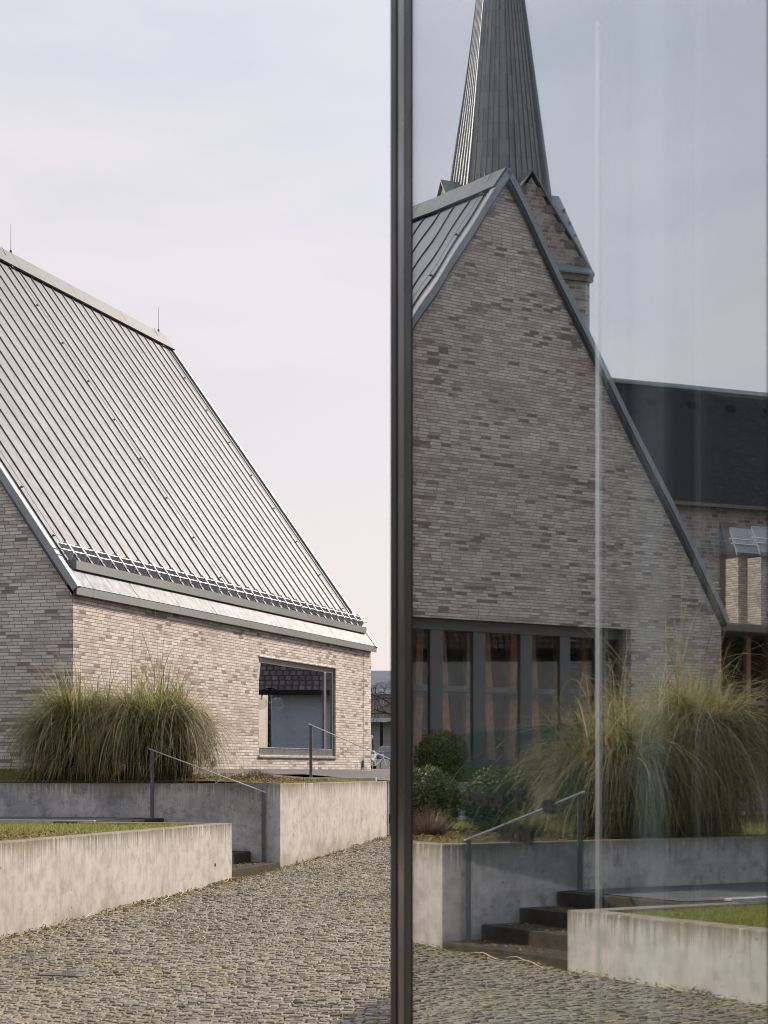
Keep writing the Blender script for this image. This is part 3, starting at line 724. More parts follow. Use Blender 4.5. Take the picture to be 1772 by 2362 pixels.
def tussock(F, s, t, z, rs, rt, H, n, seed, label, wild=1.0, gold=.0):
    """clump of arching leaves grown in locks: hanging strands, bent leaves over them, upright tufts and loose wisps"""
    global rg
    rg = random.Random(seed); b = MB(); base = F(s, t, z)
    av, bv = Vector((F.a[0], F.a[1], 0)), Vector((F.b[0], F.b[1], 0))
    dirn = lambda an: av*math.cos(an)*rs+bv*math.sin(an)*rt
    lump = lambda an, f: 1+.30*mnoise.noise((math.cos(an)*1.5+seed*3, math.sin(an)*1.5, f*1.8))+.14*mnoise.noise((math.cos(an)*4, math.sin(an)*4+seed, f*4))
    vs = []; NU, NV = 18, 7
    for jv in range(NV+1):
        f = jv/NV
        for iu in range(NU):
            an = 2*math.pi*iu/NU; vs.append(base+dirn(an)*.68*math.cos(f*1.5)*lump(an, f)+Vector((0, 0, H*.56*math.sin(f*1.57))))
    b.mesh(vs, [(jv*NU+iu, jv*NU+(iu+1) % NU, (jv+1)*NU+(iu+1) % NU, (jv+1)*NU+iu) for jv in range(NV) for iu in range(NU)], True, (.055, .045, .022))
    tuft = [(rg.uniform(0, 6.28), rg.uniform(.1, 1.05), rg.uniform(.0, .8)) for _ in range(11)]
    done = 0
    def lock(m, p, d, ln, gr, wd, c, jp, jd, seg):
        nonlocal done
        for _ in range(m):
            q = p+Vector((rg.gauss(0, jp), rg.gauss(0, jp), rg.gauss(0, jp)))
            e = d+Vector((rg.gauss(0, jd), rg.gauss(0, jd), rg.gauss(0, jd)))
            g_ = rg.uniform(.62, 1.3); cc = tuple(min(.7, x*g_) for x in c)
            if rg.random() < .14: cc = rg.choice(PAL)
            if rg.random() < gold: cc = lerp3(cc, (.50, .41, .20), .6)
            blade(b, q, e, ln*rg.uniform(.55, 1.25), gr*rg.uniform(.6, 1.5), wd*rg.uniform(.7, 1.4), cc, seg); done += 1
    while done < n:
        an = rg.uniform(0, 2*math.pi); k = rg.random(); od = dirn(an)
        tone = mnoise.noise((math.cos(an)*2+seed, math.sin(an)*2, rg.uniform(0, .4)))
        if k < .40:          # strands that hang down the outside
            f = rg.uniform(.0, .97); h = H*(.12+.66*math.sin(f*1.5))*lump(an+1, f); rad = math.cos(f*1.3)*.88*lump(an, f)+.05
            p = base+od*rad*rg.uniform(.82, 1.04)+Vector((0, 0, h))
            d = od.normalized()*rg.uniform(.1, 1.1)+Vector((rg.uniform(-1.3, 1.3), rg.uniform(-1.3, 1.3), rg.uniform(-.4, .9)))
            c = rg.choice(PAL[:3]+[PAL[2], PAL[2], PAL[5]] if tone > -.1 else [PAL[2], PAL[5], PAL[6], PAL[8], PAL[8], PAL[0]])
            lock(rg.randint(6, 14), p, d, h*rg.uniform(.8, 1.5), rg.uniform(1.0, 4.6), .010, c, .045, .26, 8)
        elif k < .69:        # bent leaves that spring from the core and arch over
            r0_ = math.sqrt(rg.random())*.5; p = base+od*r0_+Vector((0, 0, H*rg.uniform(.15, .55)))
            d = od*rg.uniform(.35, 1.2)+Vector((rg.uniform(-.3, .3), rg.uniform(-.3, .3), rg.uniform(.6, 1.2)))
            c = rg.choice(PAL[3:6]+PAL[7:8]+PAL[:1]+[(.36, .35, .14), PAL[4]])
            lock(rg.randint(4, 10), p, d, H*rg.uniform(.5, 1.0), rg.uniform(1.4, 4.4), .010, c, .05, .22, 9)
        elif k < .86:        # green tufts standing up from the crown
            ta, tr_, tl = rg.choice(tuft); p = base+dirn(ta)*tr_*.62+Vector((rg.gauss(0, .05), rg.gauss(0, .05), H*rg.uniform(.35, .6)))
            d = dirn(ta).normalized()*tl+Vector((rg.gauss(0, .12), rg.gauss(0, .12), 1))
            c = rg.choice(PAL[3:6]+[(.28, .30, .06), (.36, .35, .10), (.40, .38, .16)])
            lock(rg.randint(3, 8), p, d, H*rg.uniform(.30, .72), rg.uniform(.05, 1.5), .013, c, .05, .18, 7)
        elif k < .93:       # stiff dead or broken stalks at odd angles
            f = rg.uniform(.35, 1.); p = base+od*math.cos(f*1.3)*.7+Vector((0, 0, H*(.2+.5*math.sin(f*1.5))))
            d = od.normalized()*rg.uniform(.2, 1.2)+Vector((rg.uniform(-.8, .8), rg.uniform(-.8, .8), rg.uniform(-.1, 1.)))
            lock(rg.randint(1, 3), p, d, H*rg.uniform(.25, .5), rg.uniform(.0, .5), .008, rg.choice(PAL[:3]), .05, .3, 4)
        else:                # long loose wisps
            p = base+od*.4+Vector((0, 0, H*rg.uniform(.3, .6)))
            d = od.normalized()*rg.uniform(.5, 1.3)*wild+Vector((rg.uniform(-.3, .3), rg.uniform(-.3, .3), rg.uniform(.6, 1.2)))
            lock(rg.randint(1, 4), p, d, H*rg.uniform(.7, 1.05)*wild, rg.uniform(1.5, 3.), .008, rg.choice(PAL[:2]+PAL[7:8]), .05, .15, 9)
    for i in range(len(b.v)):
        if b.v[i][2] < z: b.v[i] = (b.v[i][0], b.v[i][1], z+.004*(i % 5))
    return b.build('grass_clump', M['blade'], None, label, 'ornamental grass', 'big ornamental grass clumps', origin=base, attr=True)
tussock(SF, .82, 3.85, -.2, .64, .92, 1.62, 5600, 1, 'tall grass clump in front of the building corner, pale arching tips on its left', 1.1, .2)
tussock(SF, .86, 2.45, -.22, .68, .92, 1.72, 5600, 2, 'tall grass clump just behind the handrail top, upright green tufts above tan strands', 1., .2)
tussock(SF, -10.4, 3.2, ZP, .74, .86, 1.48, 6000, 3, 'grass clump over the handrail end in the glass, long blades leaning left', 1.2, .35)
tussock(SF, -10.3, 4.45, ZP, .82, .95, 1.92, 6000, 4, 'grass clump at the right edge of the glass, feathery bleached top', 1.1, .4)

def lawn(name, s0, s1, t0, t1, zf, n, seed, hmax=.05):
    global rg
    rg = random.Random(seed); b = MB()
    for i in range(n):
        s, t = rg.uniform(s0, s1), rg.uniform(t0, t1)
        if mnoise.noise((s*1.7, t*1.7, seed)) < -.28: continue
        p = SF(s, t, zf(s, t)); h = hmax*rg.uniform(.4, 1.2); w_ = rg.uniform(.003, .006)
        a = rg.uniform(0, 6.28); x = Vector((math.cos(a), math.sin(a), 0)); l = Vector((rg.uniform(-.6, .6), rg.uniform(-.6, .6), 1)).normalized()*h
        c = rg.choice([(.17, .20, .03), (.23, .25, .045), (.30, .30, .08), (.11, .14, .025), (.38, .34, .15)])
        b.mesh([p-x*w_, p+x*w_, p+l], [(0, 1, 2)], True, c)
    return b.build(name, M['blade'], None, kind='stuff', attr=True, cat=None)
o = lawn('lawn_grass', -11, -2.6, .26, 5.2, lambda s, t: ZP-.037, 42000, 5); tag(o, 'short sunlit lawn behind the low concrete wall on the left', 'grass')
o = lawn('lawn_grass', .27, 7.1, .26, 1.1, lambda s, t: zA(s, t), 12000, 6, .045); tag(o, 'narrow strip of lawn on top of the tallest wall', 'grass')
o = lawn('lawn_grass', -20, -13.9, .26, 4.2, lambda s, t: ZB-.037, 40000, 8); tag(o, 'mossy lawn beyond the shaded steps, seen in the glass', 'grass')
o = lawn('lawn_grass', .3, 1.7, 5.2, 9, lambda s, t: zA(s, t), 9000, 9, .05); tag(o, 'patch of lawn in front of the glazed gable', 'grass')

# clipped box balls: leafy shell round a dark twiggy core
def boxwood(s, t, z, r, seed, label, hz=.95):
    global rg
    rg = random.Random(seed); c0 = SF(s, t, z+r*hz*.95)
    root = thing('boxwood', SF(s, t, z), label, 'boxwood shrub', 'clipped boxwood balls')
    b = MB()
    for i in range(6500):
        d = Vector((rg.gauss(0, 1), rg.gauss(0, 1), rg.gauss(0, 1))).normalized()
        q = 1+.12*mnoise.noise(d*3+Vector((seed, 0, 0)))+.05*mnoise.noise(d*9)
        rr = r*q*(1-.3*rg.random()**2)*rg.uniform(.97, 1.05); p = c0+Vector((d.x, d.y, d.z*hz))*rr
        if p.z < z: continue
        x = Vector((rg.gauss(0, 1), rg.gauss(0, 1), rg.gauss(0, 1))).normalized(); y = (d+x*.8).cross(x).normalized()
        l = rg.uniform(.018, .032); g_ = rg.random()
        c = lerp3((.03, .055, .012), (.15, .17, .03), g_**1.2)
        if rg.random() < .06: c = (.27, .24, .05)
        b.mesh([p-y*l*.45, p+x*l, p+y*l*.45, p-x*l], [(0, 1, 2, 3)], False, c)
    b.build('foliage', M['leaf'], root, attr=True)
    b = MB()
    for i in range(14):
        a = rg.uniform(0, 6.28); e = rg.uniform(.2, 1.2)
        b.tube([SF(s, t, z), c0+Vector((math.cos(a)*math.cos(e), math.sin(a)*math.cos(e), math.sin(e)-.3))*r*.8], .012, 5, .004)
    b.ball(c0, r*.60, 12, 8, hz); b.build('branches', M['bark'], root)
boxwood(-7.3, 2.45, ZP-.03, .47, 21, 'clipped boxwood ball at the left edge of the glass behind dry twigs')
boxwood(-8.1, 3.05, ZP-.03, .47, 22, 'clipped boxwood ball under the reflected handrail, the middle one in front of the dark doors')
boxwood(.45, 7.8, -.2, .50, 23, 'clipped boxwood ball farthest back, right before the glazed doors')

def shrub(name, s, t, z, r, h, n, pal, seed, label, cat, leaf=.012):
    global rg
    rg = random.Random(seed); b = MB()
    for i in range(n):
        a = rg.uniform(0, 6.28); rr = r*math.sqrt(rg.random())
        p0 = SF(s, t, z)+Vector((math.cos(a), math.sin(a), 0))*rr*.5
        d = Vector((math.cos(a)*rr/r*.9, math.sin(a)*rr/r*.9, 1)).normalized()
        ln = h*rg.uniform(.5, 1.1)*(1.1-.5*rr/r)
        c = rg.choice(pal); blade(b, p0, d, ln, rg.uniform(.1, .8), .005, c, 3)
        if leaf:
            for j in range(3):
                p = p0+d*ln*rg.uniform(.4, 1.); x = Vector((rg.gauss(0, 1), rg.gauss(0, 1), rg.gauss(0, 1))).normalized(); y = x.orthogonal().normalized()
                b.mesh([p-y*leaf*.5, p+x*leaf, p+y*leaf*.5, p-x*leaf], [(0, 1, 2, 3)], False, rg.choice(pal))
    return b.build(name, M['leaf'], None, label, cat, origin=SF(s, t, z), attr=True)
HEATH = [(.17, .10, .065), (.24, .16, .10), (.12, .075, .06), (.30, .22, .14)]
shrub('heather', -8.8, 1.5, ZP-.03, .36, .40, 900, HEATH, 31, 'dry brown heather in front of the left boxwood, in the glass', 'heather', .008)
shrub('leafy_shrub', -7.75, 2.35, ZP-.03, .2, .34, 500, [(.24, .24, .045), (.32, .30, .07), (.15, .17, .04)], 32, 'small yellow-green shrub between two boxwoods', 'shrub')
shrub('leafy_shrub', -9.3, 2.6, ZP-.03, .3, .40, 700, [(.22, .22, .05), (.33, .30, .09), (.12, .13, .03)], 33, 'yellow-leaved shrub under the reflected handrail bar', 'shrub')
shrub('ground_cover', 2.4, 1.35, -.2, .95, .12, 1500, [(.16, .09, .035), (.24, .14, .05), (.10, .07, .03), (.14, .14, .04)], 34, 'low rusty ground cover on top of the wall right of the grass', 'ground cover plant', .02)
shrub('heather', 3.3, 1.5, -.19, .5, .22, 1100, [(.16, .10, .07), (.23, .17, .12), (.1, .07, .05), (.2, .15, .06)], 35, 'low brown heather heap on the wall in front of the window', 'heather', .010)
shrub('ground_cover', .9, 1.15, -.24, .55, .12, 500, [(.16, .10, .035), (.24, .16, .05), (.14, .14, .04)], 36, 'flat straw-coloured ground cover at the handrail foot', 'ground cover plant', .02)

# litter along the foot of the walls
rg = random.Random(40); b = MB()
def flake(p, l, c):
    x = Vector((rg.gauss(0, 1), rg.gauss(0, 1), rg.gauss(0, .45))).normalized(); y = x.cross(Vector((rg.gauss(0, .4), rg.gauss(0, .4), 1))).normalized()
    b.mesh([p-y*l*.4, p+x*l+Vector((0,0,l*.3)), p+y*l*.4, p-x*l], [(0, 1, 2, 3)], False, c)
BR = [(.20, .10, .035), (.30, .17, .06), (.13, .07, .03), (.36, .26, .12), (.22, .18, .06)]
for i in range(4200):
    s = rg.uniform(-20, 7)
    k = mnoise.noise((s*.55, 3, 0))+.5*mnoise.noise((s*1.9, 7, 0))
    if rg.random() > .15+max(0, k)*1.6: continue
    t = -abs(rg.gauss(0, .10))-.02
    if -2.38 < s < 0 or -13.6 < s < -11.4: t -= rg.choice((0, 0, .05))
    flake(SF(s, t, zst(s)+.012+rg.random()*.02), rg.uniform(.012, .035), rg.choice(BR))
for i in range(420):
    s = rg.uniform(-2.3, -.1); i_ = rg.randrange(4); flake(SF(s, .06+i_*.5+rg.random()*.4, -1.49+i_*.1755), rg.uniform(.012, .03), rg.choice(BR))
for i in range(500):
    s = rg.uniform(-13.5, -11.5); i_ = rg.randrange(3); flake(SF(s, .08+i_*.5+rg.random()*.38, -1.822+i_*.161), rg.uniform(.012, .03), rg.choice(BR))
for i in range(260):
    s = rg.uniform(-20, 6); t = -rg.uniform(.2, 6); flake(SF(s, t, zst(s)+.012), rg.uniform(.008, .02), rg.choice(BR))
for i in range(2600):
    s = rg.uniform(-11.1, -6.9); t = rg.uniform(.25, 3.4); flake(SF(s, t, ZP-.005+rg.random()*.02), rg.uniform(.015, .035), rg.choice(BR))
for i in range(2600):
    s = rg.uniform(.25, 4.4); t = rg.uniform(.25, 2.2); flake(SF(s, t, zA(s, t)+.03+rg.random()*.03), rg.uniform(.015, .035), rg.choice(BR))
b.build('leaf_litter', M['litter'], None, 'brown fallen leaves gathered along the foot of the walls', 'fallen leaves', kind='stuff', attr=True)
# moss cushions in the cobble joints
rg = random.Random(44); b = MB()
for i in range(60000):
    s = rg.uniform(-22, 8); t = -rg.random()*9.2
    k = mnoise.noise((s*.45, t*.45, 2.))+.7*mnoise.noise((s*1.6, t*1.6, 5.))+(.45 if t > -.5 else 0)
    if k < -.08 or rg.random() > .2+k*1.6: continue
    p = SF(s, t, zst(s)-.012); l = rg.uniform(.010, .026)*(1 if k < .4 else 1.25)
    g_ = rg.random(); c = lerp3((.09, .09, .015), (.38, .33, .07), g_*g_)
    a = rg.uniform(0, 3.14); x = Vector((math.cos(a), math.sin(a), 0)); y = Vector((-x.y, x.x, 0))
    b.mesh([p-x*l-y*l*.4, p+x*l-y*l*.4, p+x*l+y*l*.4, p-x*l+y*l*.4, p+Vector((0, 0, .015+.006*g_))], [(0, 1, 4), (1, 2, 4), (2, 3, 4), (3, 0, 4)], True, c)
b.build('joint_moss', M['litter'], None, 'yellow-green moss in the joints of the cobbled street', 'moss', kind='stuff', attr=True)
# single bleached reeds lying about
rg = random.Random(47)
RD = [((-4.3, -.12), 'by the weep hole'), ((-4.9, -.2), ''), ((-5.6, -.26), ''), ((-6.2, -.3), ''), ((-7.9, -.12), ''), ((-2.7, -.1), ''), ((3.2, -.25), ''),
      ((-12.4, -.18), ''), ((-13.2, -.2), ''), ((-14.2, -.14), ''), ((-15.3, -.2), ''), ((-12.9, -.1), '')]
RL = ['bleached reed stalk near the low wall end', 'bleached reed stalk curved away from the wall foot', 'thin pale reed stalk lying on open cobbles',
      'bleached reed stalk farthest from the wall', 'bleached reed stalk in the leaf heap at the left edge', 'short pale stalk before the low wall corner',
      'pale stalk lying below the tallest wall', 'pale reed in the glass before the shaded steps', 'long straight pale reed in the glass below the wall corner',
      'curled pale reed in the glass at the wall foot', 'short pale reed in the glass farthest along the wall', 'thin reed in the glass touching the lowest step']
for (st_, _), lb in zip(RD, RL):
    b = MB(); s, t = st_; a = rg.uniform(-.5, .5); P = []
    ln = rg.uniform(.35, .75)
    for i in range(9):
        f = i/8; ss = s+ln*(f-.5); tt = t+ln*.35*math.sin(f*rg.uniform(2.4, 2.7)+a)*(f-.3)
        P.append(SF(ss, min(tt, -.02), zst(ss)+.018+.03*math.sin(f*3.1)))
    b.tube(P, .0055, 5, .003, c=(.62, .52, .36)); b.build('reed_stalk', M['litter'], None, lb, 'dry stalk', 'dry reed stalks on the cobbles', attr=True)
for (p0, p1, lb) in ((SF(-.02, 1.1, -.22), SF(.05, .75, -.06), 'white twig poking over the wall behind the handrail'), (SF(-11.3, .95, ZP), SF(-11.42, .8, ZP+.1), 'white bent twig on the wall rim below the reflected rail')):
    b = MB(); b.tube([p0, (p0+p1)/2+Vector((0, 0, .02)), p1], .007, 6, .004, c=(.7, .64, .55)); b.build('twig', M['litter'], None, lb, 'twig', attr=True)

# iron drain grate in the cobbles
dg = thing('drain_grate', SF(-12.58, -1.867, -1.92), 'small iron drain grate set in the cobbles at the lower left', 'drain grate')
b = MB(); zz = zst(-12.58)
b.box(SF, -12.78, -12.38, -2.06, -2.03, zz-.02, zz+.012); b.box(SF, -12.78, -12.38, -1.70, -1.67, zz-.02, zz+.012)
b.box(SF, -12.78, -12.75, -2.03, -1.70, zz-.02, zz+.012); b.box(SF, -12.41, -12.38, -2.03, -1.70, zz-.02, zz+.012); b.build('rim', M['iron'], dg, bevel=.003)
b = MB()
for i in range(7): b.box(SF, -12.73+i*.046, -12.71+i*.046, -2.03, -1.70, zz-.015, zz+.008)
b.build('bars', M['iron'], dg)
b = MB(); b.box(SF, -12.75, -12.41, -2.03, -1.70, zz-.018, zz-.016); b.build('pit', M['gasket'], dg)

# ------------------------------------------------------------------ glass pavilion on the right
pv = thing('glass_pavilion', PF(2, -2, -2.1), 'glass fronted pavilion whose dark framed pane mirrors the yard', 'building')
ZB0, ZT0 = -2.15, 3.4
def sheet_glass(w0, w1, tf, th, n=70, m=36):
    """thin closed sheet whose faces follow tf(w, z): rolled glass is never quite flat"""
    b = MB()
    ws = [w0+(w1-w0)*i/n for i in range(n+1)]; zs = [ZB0+(ZT0-ZB0)*j/m for j in range(m+1)]
    for off, rev in ((0, False), (-th, True)):
        P = [PF(w_, tf(w_, z_)+off, z_) for w_ in ws for z_ in zs]
        F_ = [(i*(m+1)+j, i*(m+1)+j+1, (i+1)*(m+1)+j+1, (i+1)*(m+1)+j) for i in range(n) for j in range(m)]
        b.mesh(P, [f[::-1] for f in F_] if rev else F_, True)
    return b
wave = lambda w_, z_, a: a*(math.sin(w_*5.1+.7*z_)+.7*math.sin(w_*11.3-1.9*z_+1)+.8*math.sin(z_*4.3+w_*2))
sheet_glass(2.62, 5.88, lambda w_, z_: wave(w_, z_, 2.6e-5), .006).build('pane', M['glass'], pv)
sheet_glass(2.62, 5.88, lambda w_, z_: -.024-.0045*(w_-4.25)**2/2+wave(w_+.4, z_, 8e-5), .006).build('inner_pane', M['glass2'], pv)
def fbox(name, mat, w0, w1, t0, t1, bevel=.004): b = MB(); b.box(PF, w0, w1, t0, t1, ZB0, ZT0); return b.build(name, mat, pv, bevel=bevel)
fbox('frame_strip', M['anod_dark'], 5.868, 6.0, -.07, .003)
fbox('frame_strip', M['anod'], 6.004, 6.135, -.08, .004)
fbox('frame_gap', M['gasket'], 6.136, 6.172, -.08, -.006)
fbox('corner_post', M['anod_dark'], 6.174, 6.30, -.12, .004)
fbox('frame_strip', M['gasket'], 2.45, 2.652, -.07, .001)
for w0, w1 in ((-2.6, -.2), (-.1, 2.44)):
    b = MB(); b.box(PF, w0, w1, -.008, 0, ZB0, ZT0); b.build('pane', M['glass'], pv)
fbox('frame_strip', M['anod_dark'], -.2, -.1, -.07, .02)
for t0, t1 in ((-5, -4.88), (-2.6, -2.5), (-.1, .03)):
    b = MB(); b.box(PF, -2.6, 6.3, t0, t1, ZT0+.002, ZT0+.2); b.build('roof_beam', M['frame'], pv, bevel=.01)
b = MB(); b.box(PF, -2.6, 6.3, -4.99, .02, ZT0+.205, ZT0+.22); b.build('added_glass_roof', M['clear_glass'], pv)  # unseen glass roof, added to let the sun into the dark interior
b = MB(); b.box(PF, -2.6, 6.28, -5, -.09, ZB0-.6, ZB0); b.build('floor', M['dark'], pv)
b = MB(); b.box(PF, -2.6, 6.2, -4.96, -4.95, ZB0, ZT0); b.build('pane', M['clear_glass'], pv)  # unseen rear glazing, added so sun lights the pale strips from behind
for w0 in (-2.6, .3, 3.2, 6.1): b = MB(); b.box(PF, w0, w0+.08, -5, -4.965, ZB0, ZT0); b.build('frame_strip', M['anod_dark'], pv)
b = MB(); b.box(PF, 6.2, 6.28, -4.9, -.13, ZB0, ZT0); b.box(PF, -2.6, -2.5, -4.9, -.09, ZB0, ZT0)
b.build('wall', M['dark'], pv)
def inpav(u, t):                                  # plan spot inside the pavilion that a photo column looks at
    k = (u-CX)/FPX; n = Vector((math.cos(PHI), -math.sin(PHI)))
    Y = (DM-t)/(k*n.x+n.y); return Vector((k*Y, Y, 0))
def pole(name, u, t, r, z0, z1, mat, lab=None):
    p = inpav(u, t); b = MB(); b.tube([p+Vector((0, 0, z0)), p+Vector((0, 0, z1))], r, 14); return b.build(name, mat, pv)
M['screen'] = m_translucent('grey_green_screen', (.24, .30, .29), .8)
M['rod'] = m_plain('brushed_rod', (.95, .95, .96), .32, 1., .03)
p_ = inpav(1378, .003)
b = MB(); b.tube([p_+Vector((0, 0, ZB0)), p_+Vector((0, 0, 1.5))], .0017, 10); b.build('edge_glint', M['rod'], pv)  # metal rod added to draw the bright glint along a glass edge
def slab(name, u0, u1, t0, t1, z0, z1, mat):
    a0, a1 = inpav(u0, t0), inpav(u1, t1); d = (a1-a0); n = Vector((-d.y, d.x, 0)).normalized()*.03
    b = MB(); r_ = [a0, a1, a1+n, a0+n]; b.hexa([p+Vector((0, 0, z0)) for p in r_]+[p+Vector((0, 0, z1)) for p in r_]); return b.build(name, mat, pv)
slab('curtain', 1458, 1511, -.75, -.75, ZB0, ZT0-.02, M['cloth'])
pole('inner_post', 1610, -.7, .008, ZB0, ZT0, M['cloth'])
slab('inner_screen', 1520, 1596, -1.0, -1.0, ZB0, ZT0-.02, M['screen'])
def m_film():
    k = NT('green_film'); d = k.n('BsdfDiffuse'); k.set(d.inputs[0], k.mix(k.noise(k.pos(), 3., 3), (.022, .075, .068), (.032, .10, .09)))
    t = k.n('BsdfTransparent'); x = k.n('MixShader'); x.inputs[0].default_value = .13
    k.t.links.new(t.outputs[0], x.inputs[1]); k.t.links.new(d.outputs[0], x.inputs[2]); k.surf(x.outputs[0]); return k.m
M['film'] = m_film()
wpav = lambda u: (inpav(u, 0).y-PF.o[1])/PF.a[1]
b = MB(); b.box(PF, wpav(1345), wpav(1068), .0015, .0025, -.25, .10); b.build('notice_tint_film', M['film'], pv)  # film added on the outside to darken the mirror image to teal

def text(s, u, v, t, h, parent):
    """dark lettering on the outer face of the glass, stretched along it"""
    cu = bpy.data.curves.new('lettering', 'FONT'); cu.body = s; cu.size = h; cu.extrude = .002; cu.offset = .0012; cu.resolution_u = 6
    tmp = bpy.data.objects.new('lettering', cu); col.objects.link(tmp)
    dg_ = bpy.context.evaluated_depsgraph_get(); me = bpy.data.meshes.new_from_object(tmp.evaluated_get(dg_))
    bpy.data.objects.remove(tmp); me.materials.clear(); me.materials.append(M['ink'])
    me.name = 'lettering'
    wl = WL[parent.name]; w0 = wpav(u); z0 = (V0-v)/FPX*4.75
    for vx in me.vertices:
        x, y, d = vx.co; vx.co = PF(w0-x*t, .0045+d*.4, z0+y)-wl
    me.update(); o = bpy.data.objects.new('lettering', me); col.objects.link(o); o.parent = parent
    WL[o.name] = wl; return o
text('beste', 1080, 1858, 3.3, .064, pv)
text('F', 1190, 1860, 3.3, .064, pv)
text('e', 1254, 1862, 3.3, .064, pv)
text('sichi', 1150, 1932, 3.3, .064, pv)

# ------------------------------------------------------------------ things behind the building, right strip
def house(name, F, s0, s1, t0, t1, z0, ze, zr, wall, roof, label, ridge='s'):
    r_ = thing(name, F((s0+s1)/2, (t0+t1)/2, z0), label, 'house')
    b = MB(); b.box(F, s0, s1, t0, t1, z0-1, ze, 0)
    tm = (t0+t1)/2
    for s_ in (s0, s1): b.poly([F(s_, t0, ze), F(s_, t1, ze), F(s_, tm, zr)], [(t0, 0), (t1, 0), (tm, zr-ze)])
    b.build('wall', wall, r_)
    b = MB(); o = .4; k = (zr-ze)/(tm-t0)
    for (ta, sg) in ((t0, -1), (t1, 1)):
        A = [F(s0-o, ta+sg*o, ze-k*o), F(s1+o, ta+sg*o, ze-k*o), F(s1+o, tm, zr), F(s0-o, tm, zr)]
        ln = math.hypot(tm-t0+o, zr-ze+k*o)
        b.poly([p+Vector((0, 0, .16)) for p in A], [(s0, 0), (s1, 0), (s1, ln), (s0, ln)]); b.poly(A[::-1])
        b.poly([A[0], A[1], A[1]+Vector((0, 0, .16)), A[0]+Vector((0, 0, .16))])
    ro = b.build('roof', roof, r_)
    return r_, ro
# house with a balcony beyond the parked cars
HF = Fr((-11, 121), R(94))
hb, hro = house('house', HF, 0, 22, 0, 12, -.1, 5.2, 6.6, M['greyplaster'], M['zinc_ridge'], 'grey house with a boarded balcony past the brick building, behind bare twigs')
b = MB(); b.box(HF, 6, 19, -2.0, -.02, 3.05, 3.3); bal = b.build('balcony', M['greyplaster'], hb)
b = MB()
for i in range(58): b.box(HF, 6.05+i*.222, 6.05+i*.222+.19, -2.0, -1.95, 3.32, 4.75)
b.build('boards', M['fence_wood'], bal)
b = MB(); b.box(HF, 6, 19, -2.03, -1.93, 4.76, 4.85); b.build('handrail', M['plaster'], bal)
for s_ in (10.9, 14.5):
    b = MB(); b.box(HF, s_, s_+.18, -1.88, -1.7, -.1, 3.04); b.build('prop', M['gasket'], bal)
b = MB(); b.box(HF, 3, 20, -.03, -.003, 1.9, 2.8); b.build('render_band', M['plaster'], hb)
b = MB(); b.box(HF, 11.6, 13.2, 1.4, 2.6, 5.4, 7.2); b.box(HF, 11.5, 13.3, 1.3, 2.7, 7.2, 7.35); b.build('chimney', M['greyplaster'], hro)
b = MB(); b.box(HF, 5, 20, -.6, -.03, 4.9, 5.25); b.build('eave_board', M['plaster'], hro)

